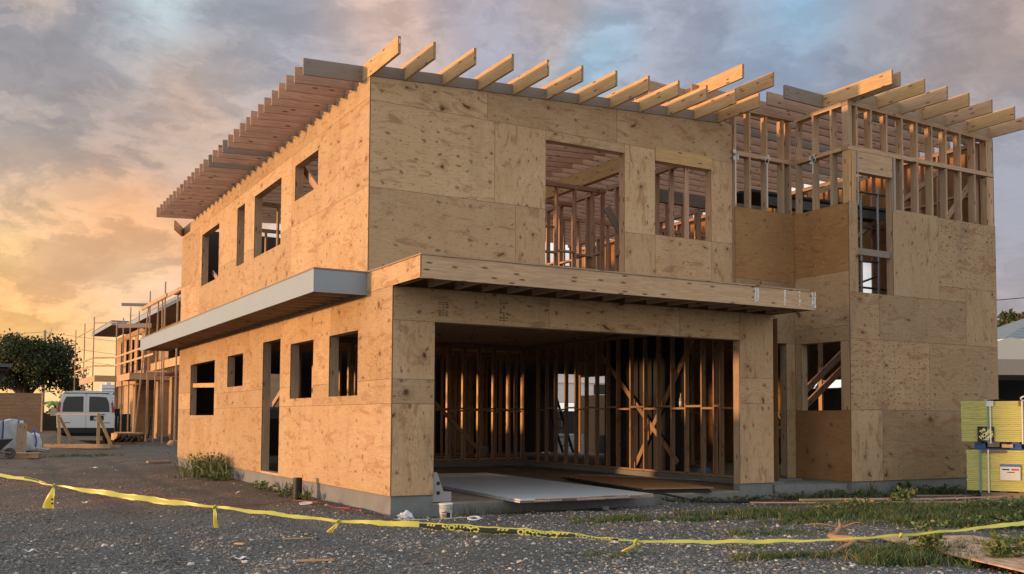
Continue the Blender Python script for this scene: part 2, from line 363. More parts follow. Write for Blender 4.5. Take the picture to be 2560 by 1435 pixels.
# ================================================================== mesh builder
class MB:
    def __init__(s): s.v = []; s.f = []; s.a = []; s.b = []; s.mi = []

    def quad(s, pts, uv=None, r=0.0, wh=(9, 9, 0), mi=0):
        i = len(s.v); s.v += [tuple(p) for p in pts]; s.f.append(tuple(range(i, i + len(pts))))
        if uv is None: uv = [(0.1, 0.1)] * len(pts)
        s.a += [(x, y, r, 1.0) for x, y in uv]; s.b += [(wh[0], wh[1], wh[2], 1.0)] * len(pts); s.mi.append(mi)

    def beam(s, p0, p1, wd, ht, up=(0, 0, 1), r=None, mi=0, cut=None):
        """rectangular lumber between two axis points: ht along up, wd across"""
        p0 = Vector(p0); p1 = Vector(p1); a = (p1 - p0); Ln = a.length; a.normalize()
        upv = Vector(up); sd = a.cross(upv).normalized(); upn = sd.cross(a).normalized()
        if cut: upn = Vector(cut)
        if r is None: r = random.random()
        o = random.random() * 3
        def c(p, x, y): return p + sd * (x * wd / 2) + upn * (y * ht / 2)
        cs = [(-1, -1), (1, -1), (1, 1), (-1, 1)]
        per = [wd, ht, wd, ht]; t = o
        for k in range(4):
            x0, y0 = cs[k]; x1, y1 = cs[(k + 1) % 4]
            P = [c(p0, x0, y0), c(p0, x1, y1), c(p1, x1, y1), c(p1, x0, y0)]
            s.quad(P, [(o, t), (o, t + per[k]), (o + Ln, t + per[k]), (o + Ln, t)], r, (9, 9, 0), mi)
            t += per[k]
        s.quad([c(p0, x, y) for x, y in cs], [(o, o), (o + .02, o), (o + .02, o + ht), (o, o + ht)], r, (9, 9, 1), mi)
        s.quad([c(p1, x, y) for x, y in cs[::-1]], [(o, o), (o + .02, o), (o + .02, o + ht), (o, o + ht)], r, (9, 9, 1), mi)

    def box(s, lo, hi, r=None, mi=0):
        x0, y0, z0 = lo; x1, y1, z1 = hi
        dx, dy, dz = x1 - x0, y1 - y0, z1 - z0
        m = max(abs(dx), abs(dy), abs(dz))
        cx, cy, cz = (x0 + x1) / 2, (y0 + y1) / 2, (z0 + z1) / 2
        if m == abs(dx): s.beam((x0, cy, cz), (x1, cy, cz), dy, dz, r=r, mi=mi)
        elif m == abs(dy): s.beam((cx, y0, cz), (cx, y1, cz), dx, dz, r=r, mi=mi)
        else: s.beam((cx, cy, z0), (cx, cy, z1), dx, dy, up=(0, 1, 0), r=r, mi=mi)

    def tube(s, pts, rad, n=8, mi=0, caps=True):
        pts = [Vector(p) for p in pts]
        if not isinstance(rad, (list, tuple)): rad = [rad] * len(pts)
        rings = []; nrm = None
        for i, p in enumerate(pts):
            t = (pts[min(i + 1, len(pts) - 1)] - pts[max(i - 1, 0)]).normalized()
            if nrm is None: nrm = t.orthogonal().normalized()
            else:
                nrm = (nrm - t * nrm.dot(t))
                nrm = nrm.normalized() if nrm.length > 1e-6 else t.orthogonal().normalized()
            bn = t.cross(nrm)
            rings.append([p + (nrm * cos(2 * pi * k / n) + bn * sin(2 * pi * k / n)) * rad[i] for k in range(n)])
        r = random.random(); L_ = 0
        for i in range(len(pts) - 1):
            d = (pts[i + 1] - pts[i]).length
            for k in range(n):
                k2 = (k + 1) % n
                s.quad([rings[i][k], rings[i][k2], rings[i + 1][k2], rings[i + 1][k]], [(L_, k * .02), (L_, k * .02 + .02), (L_ + d, k * .02 + .02), (L_ + d, k * .02)], r, (9, 9, 0), mi)
            L_ += d
        if caps:
            s.quad(rings[0][::-1], None, r, (9, 9, 1), mi); s.quad(rings[-1], None, r, (9, 9, 1), mi)

    def lathe(s, prof, ctr, n=24, axis='z', mi=0, ang=2 * pi):
        c = Vector(ctr)
        def P(r, h, t):
            if axis == 'z': return c + Vector((r * cos(t), r * sin(t), h))
            if axis == 'x': return c + Vector((h, r * cos(t), r * sin(t)))
            return c + Vector((r * cos(t), h, r * sin(t)))
        for i in range(len(prof) - 1):
            for k in range(n):
                t0, t1 = ang * k / n, ang * (k + 1) / n
                q = [P(prof[i][0], prof[i][1], t0), P(prof[i][0], prof[i][1], t1), P(prof[i + 1][0], prof[i + 1][1], t1), P(prof[i + 1][0], prof[i + 1][1], t0)]
                if axis == 'y': q = q[::-1]
                s.quad(q, [(t0 * .3, prof[i][1]), (t1 * .3, prof[i][1]), (t1 * .3, prof[i + 1][1]), (t0 * .3, prof[i + 1][1])], .5, mi=mi)

    def build(s, name, mats, parent=None, smooth=False, loc=None, rot=None, merge=False, bevel=0):
        me = bpy.data.meshes.new(name)
        me.from_pydata(s.v, [], s.f)
        if not isinstance(mats, (list, tuple)): mats = [mats]
        for m in mats: me.materials.append(m)
        a = me.attributes.new('pa', 'FLOAT_COLOR', 'CORNER'); a.data.foreach_set('color', np.array(s.a, dtype=np.float32).ravel())
        a = me.attributes.new('pb', 'FLOAT_COLOR', 'CORNER'); a.data.foreach_set('color', np.array(s.b, dtype=np.float32).ravel())
        me.polygons.foreach_set('material_index', np.array(s.mi, dtype=np.int32))
        me.validate()
        if smooth or merge:
            import bmesh
            bm = bmesh.new(); bm.from_mesh(me); bmesh.ops.remove_doubles(bm, verts=bm.verts, dist=1e-5)
            bmesh.ops.recalc_face_normals(bm, faces=bm.faces); bm.to_mesh(me); bm.free()
        if smooth: me.polygons.foreach_set('use_smooth', [True] * len(me.polygons)); 
        me.update()
        o = bpy.data.objects.new(name, me); COL.objects.link(o)
        if parent: o.parent = parent
        if loc is not None: o.location = loc
        if rot is not None: o.rotation_euler = rot
        if bevel:
            md = o.modifiers.new('bevel', 'BEVEL'); md.width = bevel; md.segments = 2; md.limit_method = 'ANGLE'
        return o


def root(name, label, cat, loc=(0, 0, 0), rz=0.0, group=None):
    o = bpy.data.objects.new(name, None); COL.objects.link(o)
    o.location = loc; o.rotation_euler = (0, 0, rz); o.empty_display_size = 0.2
    o['label'] = label; o['category'] = cat
    if group: o['group'] = group
    return o


def tag(o, label=None, cat=None, group=None, kind=None):
    if label: o['label'] = label
    if cat: o['category'] = cat
    if group: o['group'] = group
    if kind: o['kind'] = kind
    return o


def beam_obj(name, p0, p1, wd, ht, m, parent, up=(0, 0, 1), cut=None, r=None):
    b = MB(); b.beam(p0, p1, wd, ht, up, r=r, cut=cut)
    return b.build(name, m, parent)


def ply(name, m, parent, fr, sheets, holes, topf=None, th=0.012, vert=()):
    """plywood sheathing. fr(s,z,d) maps wall coords to world (d = depth behind the outer face).
    sheets: (s0,s1,z0,z1); holes the same; topf(s) gives the height of the sloping top where z1 == 99"""
    ss = set(); zs = set()
    for q in list(sheets) + list(holes): ss |= {q[0], q[1]}; zs |= {q[2], q[3]}
    ss = sorted(ss); zs = sorted(zs); b = MB()
    cells = {}
    def zz(s_, z_): return topf(s_) if z_ == 99 else z_
    for i in range(len(ss) - 1):
        for j in range(len(zs) - 1):
            cs, cz = (ss[i] + ss[i + 1]) / 2, (zs[j] + zs[j + 1]) / 2
            if zs[j + 1] == 99: cz = zs[j] + .01
            if any(h[0] < cs < h[1] and h[2] < cz < h[3] for h in holes): continue
            for k, q in enumerate(sheets):
                if q[0] < cs < q[1] and q[2] < cz < q[3]: cells[(i, j)] = k; break
    rs = [random.random() for _ in sheets]; ty = [.96 if i in vert else random.random() * .88 for i in range(len(sheets))]
    for (i, j), k in cells.items():
        q = sheets[k]; s0, s1, z0, z1 = ss[i], ss[i + 1], zs[j], zs[j + 1]
        qz1 = zz((q[0] + q[1]) / 2, q[3])
        Wd, Ht = q[1] - q[0], qz1 - q[2]; v_ = Ht > Wd * 1.15
        def uv(s_, z_):
            a_, b_ = s_ - q[0], z_ - q[2]
            return (b_, a_) if v_ else (a_, b_)
        wh = (Ht, Wd, ty[k]) if v_ else (Wd, Ht + (5 if q[3] == 99 else 0), ty[k])
        C = [(s0, z0), (s1, z0), (s1, zz(s1, z1)), (s0, zz(s0, z1))]
        U = [uv(*c) for c in C]
        b.quad([fr(c[0], c[1], 0) for c in C], U, rs[k], wh)
        b.quad([fr(c[0], c[1], th) for c in C[::-1]], U[::-1], rs[k], wh)
        for (di, dj, e) in ((-1, 0, (3, 0)), (1, 0, (1, 2)), (0, -1, (0, 1)), (0, 1, (2, 3))):
            if (i + di, j + dj) not in cells:
                p, q_ = C[e[0]], C[e[1]]
                b.quad([fr(p[0], p[1], th), fr(q_[0], q_[1], th), fr(q_[0], q_[1], 0), fr(p[0], p[1], 0)], [(0, 0)] * 4, rs[k], (9, 9, 0))
    return b.build(name, m, parent)


fX = lambda x0, sgn=1: (lambda s_, z_, d_: (x0 + sgn * d_, s_, z_))     # wall in a plane x = x0
fY = lambda y0, sgn=1: (lambda s_, z_, d_: (s_, y0 + sgn * d_, z_))     # wall in a plane y = y0


def gz(x, y):
    return -0.25 + 0.0105 * min(max(y - 11, 0), 45)

# ================================================================== the house under construction
H = root('house_under_construction', 'two storey plywood and timber frame house under construction, nearest building, with open garage', 'house')
YU = 0.924; YR = 0.865; XT = 8.22; XR = 12.22; YT = -0.40; LN = 14.1; XE = 6.83
rb = lambda x: 5.905 + 0.050 * x            # underside of the main roof joists
rh = lambda x: 6.57 - 0.024 * (x - 8.2)     # underside of the higher roof joists

# --- concrete
def conc(name, boxes, m=CONC):
    b = MB()
    for q in boxes: b.box(*q)
    return b.build(name, m, H)
conc('foundation', [((.016, .16, -.7), (.16, 14.085, -.002)), ((.016, .018, -.7), (.626, .16, -.002)), ((6.09, .018, -.7), (6.815, .16, -.002)),
                    ((6.84, .70, -.7), (8.2, .86, -.004)), ((8.236, -.385, -.7), (12.2, -.24, -.002)), ((12.06, -.24, -.7), (12.2, 14.085, -.002)), ((.16, 13.95, -.7), (12.06, 14.085, -.003)),
                    ((8.236, -.24, -.7), (8.38, .86, -.003)), ((.626, .02, -.70), (6.09, .03, -.135))])
conc('concrete_curb', [((.16, .16, -.1), (.30, 8.70, -.004)), ((.30, 8.62, -.1), (7.06, 8.76, -.004)), ((7.06, .16, -.1), (7.22, 8.76, -.004)), ((6.85, .17, -.1), (7.06, .30, -.004))])
b = MB(); b.box((.161, .03, -.5), (7.06, 8.62, -.112)); b.build('garage_slab', SLAB, H)
b = MB(); b.box((.30, 8.76, -.3), (12.06, 13.95, -.012)); b.box((7.22, .87, -.3), (12.06, 8.76, -.012)); b.box((8.38, -.24, -.3), (12.06, .87, -.012)); b.build('floor_slab', SLAB, H)
b = MB()
pts = [(6.835, -.02), (8.225, -.30), (8.225, .70), (6.835, .70)]
b.quad([(x, y, -.035) for x, y in pts], [(x, y) for x, y in pts])
for i in range(4):
    (x0, y0), (x1, y1) = pts[i], pts[(i + 1) % 4]
    b.quad([(x0, y0, -.7), (x1, y1, -.7), (x1, y1, -.035), (x0, y0, -.035)])
b.build('porch_slab', CONC, H)

# --- plywood sheathing
wl_low = [(1.26, 2.50, 1.35, 2.29), (3.27, 4.51, 1.35, 2.29), (5.12, 6.25, -.1, 2.43), (7.70, 8.98, 1.66, 2.315), (10.15, 12.70, 1.07, 2.30)]
wl_up = [(3.18, 4.42, 4.76, 5.375), (5.24, 7.05, 4.14, 5.36), (7.80, 8.40, 4.15, 5.37), (10.0, 11.73, 4.12, 5.345)]
low = [(0, 2.5, 0, 1.22), (2.5, 5.12, 0, 1.22), (5.12, 6.25, 0, 1.22), (6.25, 8.69, 0, 1.22), (8.69, 11.13, 0, 1.22), (11.13, 14.1, 0, 1.22),
       (0, .02, 1.22, 1.55), (.02, 3.27, 1.22, 1.55), (3.27, 5.12, 1.22, 1.55), (6.25, 9.9, 1.22, 1.55), (9.9, 14.1, 1.22, 1.62),
       (0, 2.44, 1.55, 2.79), (2.44, 5.12, 1.55, 2.79), (5.12, 6.25, 1.22, 2.79), (6.25, 9.9, 1.55, 2.79), (9.9, 12.0, 1.62, 2.79), (12.0, 14.1, 1.62, 2.79),
       (-.92, .94, 2.79, 3.072), (.94, 5, 2.79, 3.10), (5, 9.9, 2.79, 3.10), (9.9, 14.1, 2.79, 3.10)]
ply('plywood_sheathing', PLY_W, H, fX(0), low, wl_low)['label'] = 'lower side wall plywood with five openings'
up = [(YU, 3.18, 3.10, 4.33), (3.18, 4.60, 3.10, 4.33), (4.60, 7.05, 3.10, 4.33), (7.05, 9.5, 3.10, 4.33), (9.5, 11.9, 3.10, 4.33), (11.9, 14.1, 3.10, 4.33),
      (YU, 2.15, 4.33, 5.60), (2.15, 4.60, 4.33, 5.60), (4.60, 7.25, 4.33, 5.60), (7.25, 9.6, 4.33, 5.60), (9.6, 12.0, 4.33, 5.60), (12.0, 14.1, 4.33, 5.60),
      (YU, 3.3, 5.60, 5.895), (3.3, 5.74, 5.60, 5.895), (5.74, 8.2, 5.60, 5.895), (8.2, 10.6, 5.60, 5.895), (10.6, 14.1, 5.60, 5.895)]
ply('plywood_sheathing', PLY_W, H, fX(0), up, wl_up)['label'] = 'upper side wall plywood with four openings'
gar = [(.013, .626, 0, 1.22), (.013, .626, 1.22, 1.55), (.013, .626, 1.55, 2.335), (.013, 2.44, 2.335, 2.79), (2.44, 4.85, 2.335, 2.79), (4.85, 6.09, 2.335, 2.79),
       (6.09, 6.83, 0, 1.30), (6.09, 6.83, 1.30, 1.72), (6.09, 6.83, 1.72, 2.79)]
ply('plywood_sheathing', PLY_F, H, fY(0), gar, [])['label'] = 'plywood around the garage opening'
ply('plywood_sheathing', PLY_F, H, fX(XE, -1), [(.013, .86, 0, 2.79)], [])
uf = [(.013, 2.40, 3.08, 4.31), (2.40, 2.94, 3.08, 4.31), (.013, 2.03, 4.31, 5.56), (2.03, 2.94, 4.31, 5.56), (2.94, 4.46, 5.41, 5.56), (4.46, 5.09, 3.08, 4.10), (5.09, 6.31, 3.08, 4.12), (6.31, 6.80, 3.08, 4.12),
      (4.46, 5.09, 4.10, 5.56), (5.09, 6.31, 5.37, 5.56), (6.31, 6.80, 4.12, 5.56), (.013, 1.9, 5.56, 99), (1.9, 4.3, 5.56, 99), (4.3, 6.80, 5.56, 99)]
ply('plywood_sheathing', PLY_F, H, fY(YU), uf, [(2.94, 4.46, 3.42, 5.41), (5.09, 6.31, 4.12, 5.37)], topf=lambda s: rb(s) - .004)['label'] = 'upper front wall plywood with two window openings'
# recess and projecting bay
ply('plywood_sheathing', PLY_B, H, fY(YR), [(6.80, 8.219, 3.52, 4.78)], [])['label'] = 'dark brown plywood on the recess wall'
ply('plywood_sheathing', PLY_D, H, fY(YR), [(6.80, 7.6, 2.41, 3.52), (7.6, 8.219, 2.41, 3.52), (8.0, 8.219, 1.21, 2.41), (8.0, 8.219, 0, 1.21), (6.8, 7.1, 0, 2.41)], [])
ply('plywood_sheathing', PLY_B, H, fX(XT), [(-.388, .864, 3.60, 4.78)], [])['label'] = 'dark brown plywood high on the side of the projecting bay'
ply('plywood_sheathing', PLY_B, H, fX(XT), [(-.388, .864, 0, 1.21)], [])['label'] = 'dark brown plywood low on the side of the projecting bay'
ply('plywood_sheathing', PLY_D, H, fX(XT), [(-.388, .864, 2.66, 3.60), (-.388, .864, 2.40, 2.66), (-.388, -.19, 1.21, 2.40), (.72, .864, 1.21, 2.40)], [])
tf = [(8.22, 9.0, 0, 1.22), (9.0, 12.22, 0, 1.22), (8.22, 10.25, 1.22, 2.44), (10.25, 12.22, 1.22, 2.44), (8.22, 8.95, 2.44, 3.24), (8.95, 11.3, 2.44, 3.24), (11.3, 12.22, 2.44, 3.50),
      (8.22, 8.44, 3.24, 4.80), (9.33, 10.55, 3.24, 4.78), (10.55, 12.22, 3.50, 4.76), (10.55, 11.3, 3.24, 3.5)]
ply('plywood_sheathing', PLY_D, H, fY(YT), tf, [(8.44, 9.33, 3.24, 4.9)], vert=(2, 9))['label'] = 'plywood on the front of the projecting bay'
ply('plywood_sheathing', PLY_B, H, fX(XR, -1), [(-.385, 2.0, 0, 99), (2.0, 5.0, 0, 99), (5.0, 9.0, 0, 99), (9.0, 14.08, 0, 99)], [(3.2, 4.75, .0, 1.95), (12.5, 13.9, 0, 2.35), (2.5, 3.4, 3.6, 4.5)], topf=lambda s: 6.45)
ply('plywood_sheathing', BACK_SHADE, H, fY(LN, -1), [(.013, 6, 0, 99), (6, 12.2, 0, 99)], [(11.40, 12.1, 0, 2.45), (1.2, 2.4, 4.0, 5.3), (3.6, 4.4, 4.3, 5.2), (2, 3, 1, 2.2)], topf=lambda s: 5.9)  # back wall coloured near-black for the shade between the studs

# --- framed openings (jambs, header, sill)
def frame_x(y0, y1, z0, z1, m=LUMM, d=.14, sill=True):
    b = MB(); x0, x1 = .013, .013 + d
    b.box((x0, y0 - .038, z0), (x1, y0 - .0005, z1)); b.box((x0, y1 + .0005, z0), (x1, y1 + .038, z1))
    b.box((x0, y0 - .038, z1 + .0005), (x1, y1 + .038, z1 + .14))
    b.box((x0, y0 - .038, z0 - .039), (x1, y1 + .038, z0 - .0005)) if sill else None
    return b.build('window_frame' if sill else 'door_frame', m, H)
for q in wl_low: frame_x(q[0], q[1], max(q[2], .04), q[3], sill=q[2] > 0)
for q in wl_up: frame_x(*q)
b = MB(); b.box((.0, 5.12, -.001), (.16, 6.25, .038)); b.build('threshold', LUM, H)
def frame_y(x0, x1, z0, z1, y, m=LUM, d=.14, sill=True, nm='window_frame'):
    b = MB(); a, c = y + .013, y + .013 + d
    b.box((x0 - .038, a, z0), (x0 - .0005, c, z1)); b.box((x1 + .0005, a, z0), (x1 + .038, c, z1))
    b.box((x0 - .038, a, z1 + .0005), (x1 + .038, c, z1 + .12))
    if sill: b.box((x0 - .038, a, z0 - .039), (x1 + .038, c, z0 - .0005))
    return b.build(nm, m, H)
frame_y(2.94, 4.46, 3.42, 5.41, YU); frame_y(5.09, 6.31, 4.12, 5.37, YU)
b = MB(); b.box((5.09, YU - .012, 5.372), (6.31, YU - .001, 5.60)); b.build('window_header', LUMY, H)
frame_y(7.10, 8.0, .04, 2.41, YR, LUMM, sill=False, nm='door_frame')
frame_y(.626, 6.09, -.0, 2.335, .0, LUMM, sill=False, nm='garage_opening_frame')
b = MB(); b.box((.013, .153, 0), (.10, .29, 2.7)); b.box((6.72, .013, -.0), (6.817, .15, 2.7)); b.build('corner_post', LUMM, H)
b = MB(); x0 = XT + .013
b.box((x0, -.228, 1.21), (x0 + .14, -.1905, 2.40)); b.box((x0, .7205, 1.21), (x0 + .14, .80, 2.40)); b.box((x0, -.23, 2.401), (x0 + .14, .8, 2.54)); b.box((x0, -.23, 1.17), (x0 + .14, .8, 1.209))
b.build('window_frame', LUMM, H)
beam_obj('window_crosspiece', (.08, 10.15, 1.74), (.08, 12.7, 1.80), .038, .10, LUMY, H)
beam_obj('window_crosspiece', (8.44, -.33, 3.965), (9.33, -.33, 3.96), .04, .115, LUMG, H)
beam_obj('diagonal_brace', (.2, 5.16, 1.75), (.2, 6.25, 1.25), .038, .09, LUMM, H)
beam_obj('diagonal_brace', (.25, 4.75, 5.45), (.25, 3.55, 4.66), .04, .14, LUMP, H)
beam_obj('diagonal_brace', (.3, 11.9, 4.50), (.3, 10.5, 3.95), .04, .10, LUMP, H)
beam_obj('diagonal_brace', (4.50, 1.5, 4.62), (4.98, 1.5, 3.98), .04, .13, LUMG, H)
beam_obj('window_post', (.25, 5.95, 3.2), (.25, 5.95, 5.9), .06, .09, LUM, H, up=(0, 1, 0))

# --- roof joists, blocking and outriggers
for k in range(30):
    y = 1.25 + .3948 * k
    m = LUMG if k in (0, 12, 15) else LUMP
    e = random.uniform(-.012, .012)
    beam_obj('roof_joist', (-.88 + e, y, rb(-.88) + .1175 + e * .3), (5.95, y, rb(5.95) + .1175), .038, .235, m, H, cut=(0, 0, 1))
    if k < 29:
        b = MB(); b.box((.02, y + .022, rb(0) + .0), (.058, y + .3948 - .022, rb(0) + .19)); b.build('blocking', LUMM, H)
XO = [.022, .544, 1.158, 1.758, 2.354, 2.968, 3.576, 4.184, 4.783, 5.37, 5.95, 6.47]
for i, x in enumerate(XO):
    z = rb(x) + .1185
    e = random.uniform(-.02, .02) if i else 0
    beam_obj('outrigger', (x, -.08 + e, z + e * .2), (x, 1.228, z), .040, .237, LUMY, H, cut=(0, 0, 1))
    if i < len(XO) - 1:
        b = MB(); x1 = XO[i + 1]; zz0, zz1 = rb(x), rb(x1)
        b.beam((x + .022, YU + .012, zz0 + .082), (x1 - .022, YU + .012, zz1 + .082), .038, .16, cut=(0, 0, 1)); b.build('blocking', LUMG, H)
# small paper grade labels stapled on two joist ends
for x in (.022, 2.354):
    b = MB(); z = rb(x); b.box((x - .012, -.108 if x > 1 else -.106, z + .13), (x + .012, -.101, z + .19)); b.build('grade_label', WHITE_P, H)
beam_obj('rim_board', (-.36, 13.2, 5.80), (-.02, 14.05, 5.80), .04, .23, LUMY, H, cut=(0, 0, 1))
beam_obj('roof_beam', (5.86, .98, 5.86), (5.86, 13.9, 5.86), .13, .30, LUMY, H)
b = MB(); b.box((.022, .95, 5.80), (.16, 14.0, 5.895)); b.box((.17, .94, 5.80), (6.75, 1.07, 5.88)); b.build('top_plate', LUMM, H)
# higher roof over the recess and the bay
for k in range(32):
    y = 1.30 + .4 * k
    x0 = 5.25 if k < 3 else 5.4
    beam_obj('roof_joist', (x0, y, rh(x0) + .1175), (12.25, y, rh(12.25) + .1175), .038, .235, LUMG if k in (2, 5) else LUMP, H, cut=(0, 0, 1))
for i, y in enumerate((.17, .58, .95)):
    beam_obj('roof_joist', (7.30 if i < 2 else 5.9, y, rh(7.3) + .1175), (12.25, y, rh(12.25) + .1175), .038, .235, LUMG if i == 0 else LUMP, H, cut=(0, 0, 1))
XTO = [8.245, 8.42, 9.02, 9.63, 10.22, 10.84, 11.50, 12.16]
for i, x in enumerate(XTO):
    z = rh(x) + .1185
    e = random.uniform(-.015, .015)
    beam_obj('outrigger', (x, -1.32 + e, z + e * .2), (x, .145, z), .040, .237, LUM if i % 2 else LUMY, H, cut=(0, 0, 1))
    if i < len(XTO) - 1:
        x1 = XTO[i + 1]
        beam_obj('blocking', (x + .022, YT + .05, z - .01), (x1 - .022, YT + .05, rh(x1) + .1085), .038, .20, LUMM, H, cut=(0, 0, 1))
for x in (6.05, 6.72):
    beam_obj('outrigger', (x, -.17, rh(x) + .1185), (x, 1.28, rh(x) + .1185), .040, .237, LUMY, H, cut=(0, 0, 1))
beam_obj('cripple_post', (5.99, 1.02, 6.2), (5.99, 1.02, 6.62), .09, .09, LUM, H, up=(0, 1, 0))
beam_obj('cripple_post', (6.62, 1.02, 6.2), (6.62, 1.02, 6.6), .09, .09, LUM, H, up=(0, 1, 0))

# --- exposed studs of the bay and recess (each stud a piece)
def stud(x, y, z0, z1, wx, wy, m=LUM, nm='stud', par=None):
    b = MB(); b.box((x - wx / 2, y - wy / 2, z0), (x + wx / 2, y + wy / 2, z1)); return b.build(nm, m, par or H)
yc = YT + .013 + .07
for x in (9.42, 9.631, 10.027, 10.431, 10.829, 11.24, 11.656, 12.03):
    stud(x, yc, 3.3, 5.70, .04, .14, LUMM)
for x in (8.46, 8.823, 9.223, 9.631, 10.027, 10.431, 10.829, 11.24, 11.656, 12.03):
    stud(x, yc, 5.785, rh(x) - .08, .04, .14, LUM)
for x in (8.275, 8.345, 8.40): stud(x, yc, 3.3, 5.70, .055, .139, LUMY, 'corner_post')
stud(12.13, yc, 3.2, 5.70, .14, .14, LUM, 'corner_post'); stud(12.13, yc, 5.785, rh(12.1) - .08, .14, .138, LUM, 'corner_post')
stud(8.29, yc, 5.785, rh(8.2) - .08, .09, .138, LUMM, 'corner_post')
stud(9.36, yc, 3.24, 5.33, .045, .14, LUMM, 'window_jamb')
b = MB(); b.box((8.43, YT + .0, 5.335), (9.34, YT + .14, 5.695)); b.build('window_header', LUM, H)
b = MB(); b.beam((8.235, yc, 5.742), (12.2, yc, 5.752), .142, .075); b.build('mid_plate', LUM, H)
b = MB(); b.beam((8.235, yc, rh(8.2) - .04), (12.21, yc, rh(12.2) - .04), .142, .076); b.build('top_plate', LUM, H)
for y in (.844 - .03, .41, -.007): 
    stud(XT + .083, y, 2.6, 5.70, .14, .04, LUMM)
    stud(XT + .083, y, 5.785, rh(8.2) - .08, .14, .04, LUM)
b = MB(); b.box((XT + .013, -.24, 5.705), (XT + .153, .86, 5.78)); b.build('mid_plate', LUM, H)
b = MB(); b.box((XT + .013, -.24, rh(8.2) - .079), (XT + .153, .86, rh(8.2) - .002)); b.build('top_plate', LUM, H)
for x in (6.83, 7.173, 7.58, 7.98, 8.16):
    stud(x, YR + .083, 3.1, 5.70, .04, .14, LUMM); stud(x, YR + .083, 5.785, rh(x) - .08, .04, .14, LUM)
b = MB(); b.box((6.81, YR + .012, 5.703), (8.23, YR + .152, 5.778)); b.build('mid_plate', LUM, H)
b = MB(); b.box((6.0, YR + .012, rh(7) - .08), (8.23, YR + .152, rh(8.2) - .003)); b.build('top_plate', LUM, H)
# white-painted metal connectors on the plates and perforated straps by the tall window
def splash(x, y, z, ax):
    b = MB()
    for i in range(8):
        a = random.uniform(-.05, .05); c = random.uniform(-.10, .06); s_ = random.uniform(.016, .034)
        lo = (x + a - s_, y - .008, z + c - s_) if ax == 'y' else (x - .008, y + a - s_, z + c - s_)
        hi = (x + a + s_, y - .001 - .0006 * i, z + c + s_) if ax == 'y' else (x - .001 - .0006 * i, y + a + s_, z + c + s_)
        b.box(lo, hi)
    if ax == 'y': b.box((x - .012, y - .006, z - .9), (x + .012, y - .0005, z - .05))
    else: b.box((x - .006, y - .012, z - .3), (x - .0005, y + .012, z - .05))
    return b.build('painted_connector', CAULK, H)
splash(6.83, YR + .012, 5.74, 'y'); splash(7.58, YR + .012, 5.74, 'y'); splash(XT + .012, .41, 5.74, 'x')
for x in (8.455, 9.375):
    b = MB()
    for i in range(22): b.box((x - .02, YT - .004 - (.001 if i % 2 else 0), 4.76 + i * .043), (x + .02, YT - .0005, 4.795 + i * .043))
    b.build('metal_strap', STEEL, H)

# --- wooden canopy over the garage
C1 = XE
b = MB(); b.beam((.0, -.905, 2.925), (C1 + .02, -.905, 2.925), .034, .29); b.build('canopy_fascia', LUM, H)
b = MB(); b.box((-.012, -.935, 3.073), (C1 + .03, YU - .002, 3.092)); b.build('canopy_deck', LUMM, H)
b = MB()
for i in range(17): b.box((.10 + i * .41, -.887, 2.80), (.138 + i * .41, -.002, 3.07))
b.build('canopy_joists', LUMM, H)
b = MB(); b.box((C1 - .0, -.887, 2.785), (C1 + .02, YR - .002, 3.07)); b.build('canopy_end_board', LUM, H)
for x, n in ((6.008 - .42, 2), (6.20, 1), (6.52, 1), (6.80, 2)):
    b = MB()
    for i in range(9 * n):
        z = 2.84 + .2 * (i % 9) / 8 + random.uniform(-.008, .008); xx = x + (.05 * (i // 9)) + random.uniform(-.008, .008) - .02
        if n == 1 and x > 6.4 and i % 3 == 1: continue
        r_ = random.uniform(.010, .020)
        b.box((xx - r_, -.9275 - .0002 * i, z - r_), (xx + r_, -.9222, z + r_ * 1.3))
    b.build('sealant_mark', CAULK, H)
# grey primed canopy along the side wall
b = MB(); b.box((-.777, .94, 2.758), (-.757, 15.3, 3.075)); b.box((-.756, .94, 2.758), (-.001, .96, 3.075)); b.build('canopy_fascia', GREYTRIM, H, bevel=.003)
b = MB(); b.box((-.785, .93, 3.076), (-.001, 15.3, 3.094)); b.build('canopy_deck', LUMG, H)
b = MB()
for i in range(36): b.box((-.755, 1.2 + i * .3948, 2.80), (-.002, 1.238 + i * .3948, 3.072))
b.box((-.755, 15.26, 2.78), (-.002, 15.3, 3.07))
b.build('canopy_joists', LUMM, H)

# --- second floor
b = MB()
for i in range(34):
    y = 1.0 + .39 * i
    b.box((.17, y, 2.80), (12.05, y + .04, 3.04) if y > 2.6 else (8.2, y + .04, 3.04))
b.build('floor_joists', LUMP, H)
b = MB(); b.box((.17, YU + .02, 3.045), (8.2, 2.6, 3.063)); b.box((.17, 2.6, 3.045), (12.05, 13.9, 3.063)); b.box((.16, .155, 2.77), (7.05, .30, 3.04)); b.build('floor_deck', PLY_B, H)

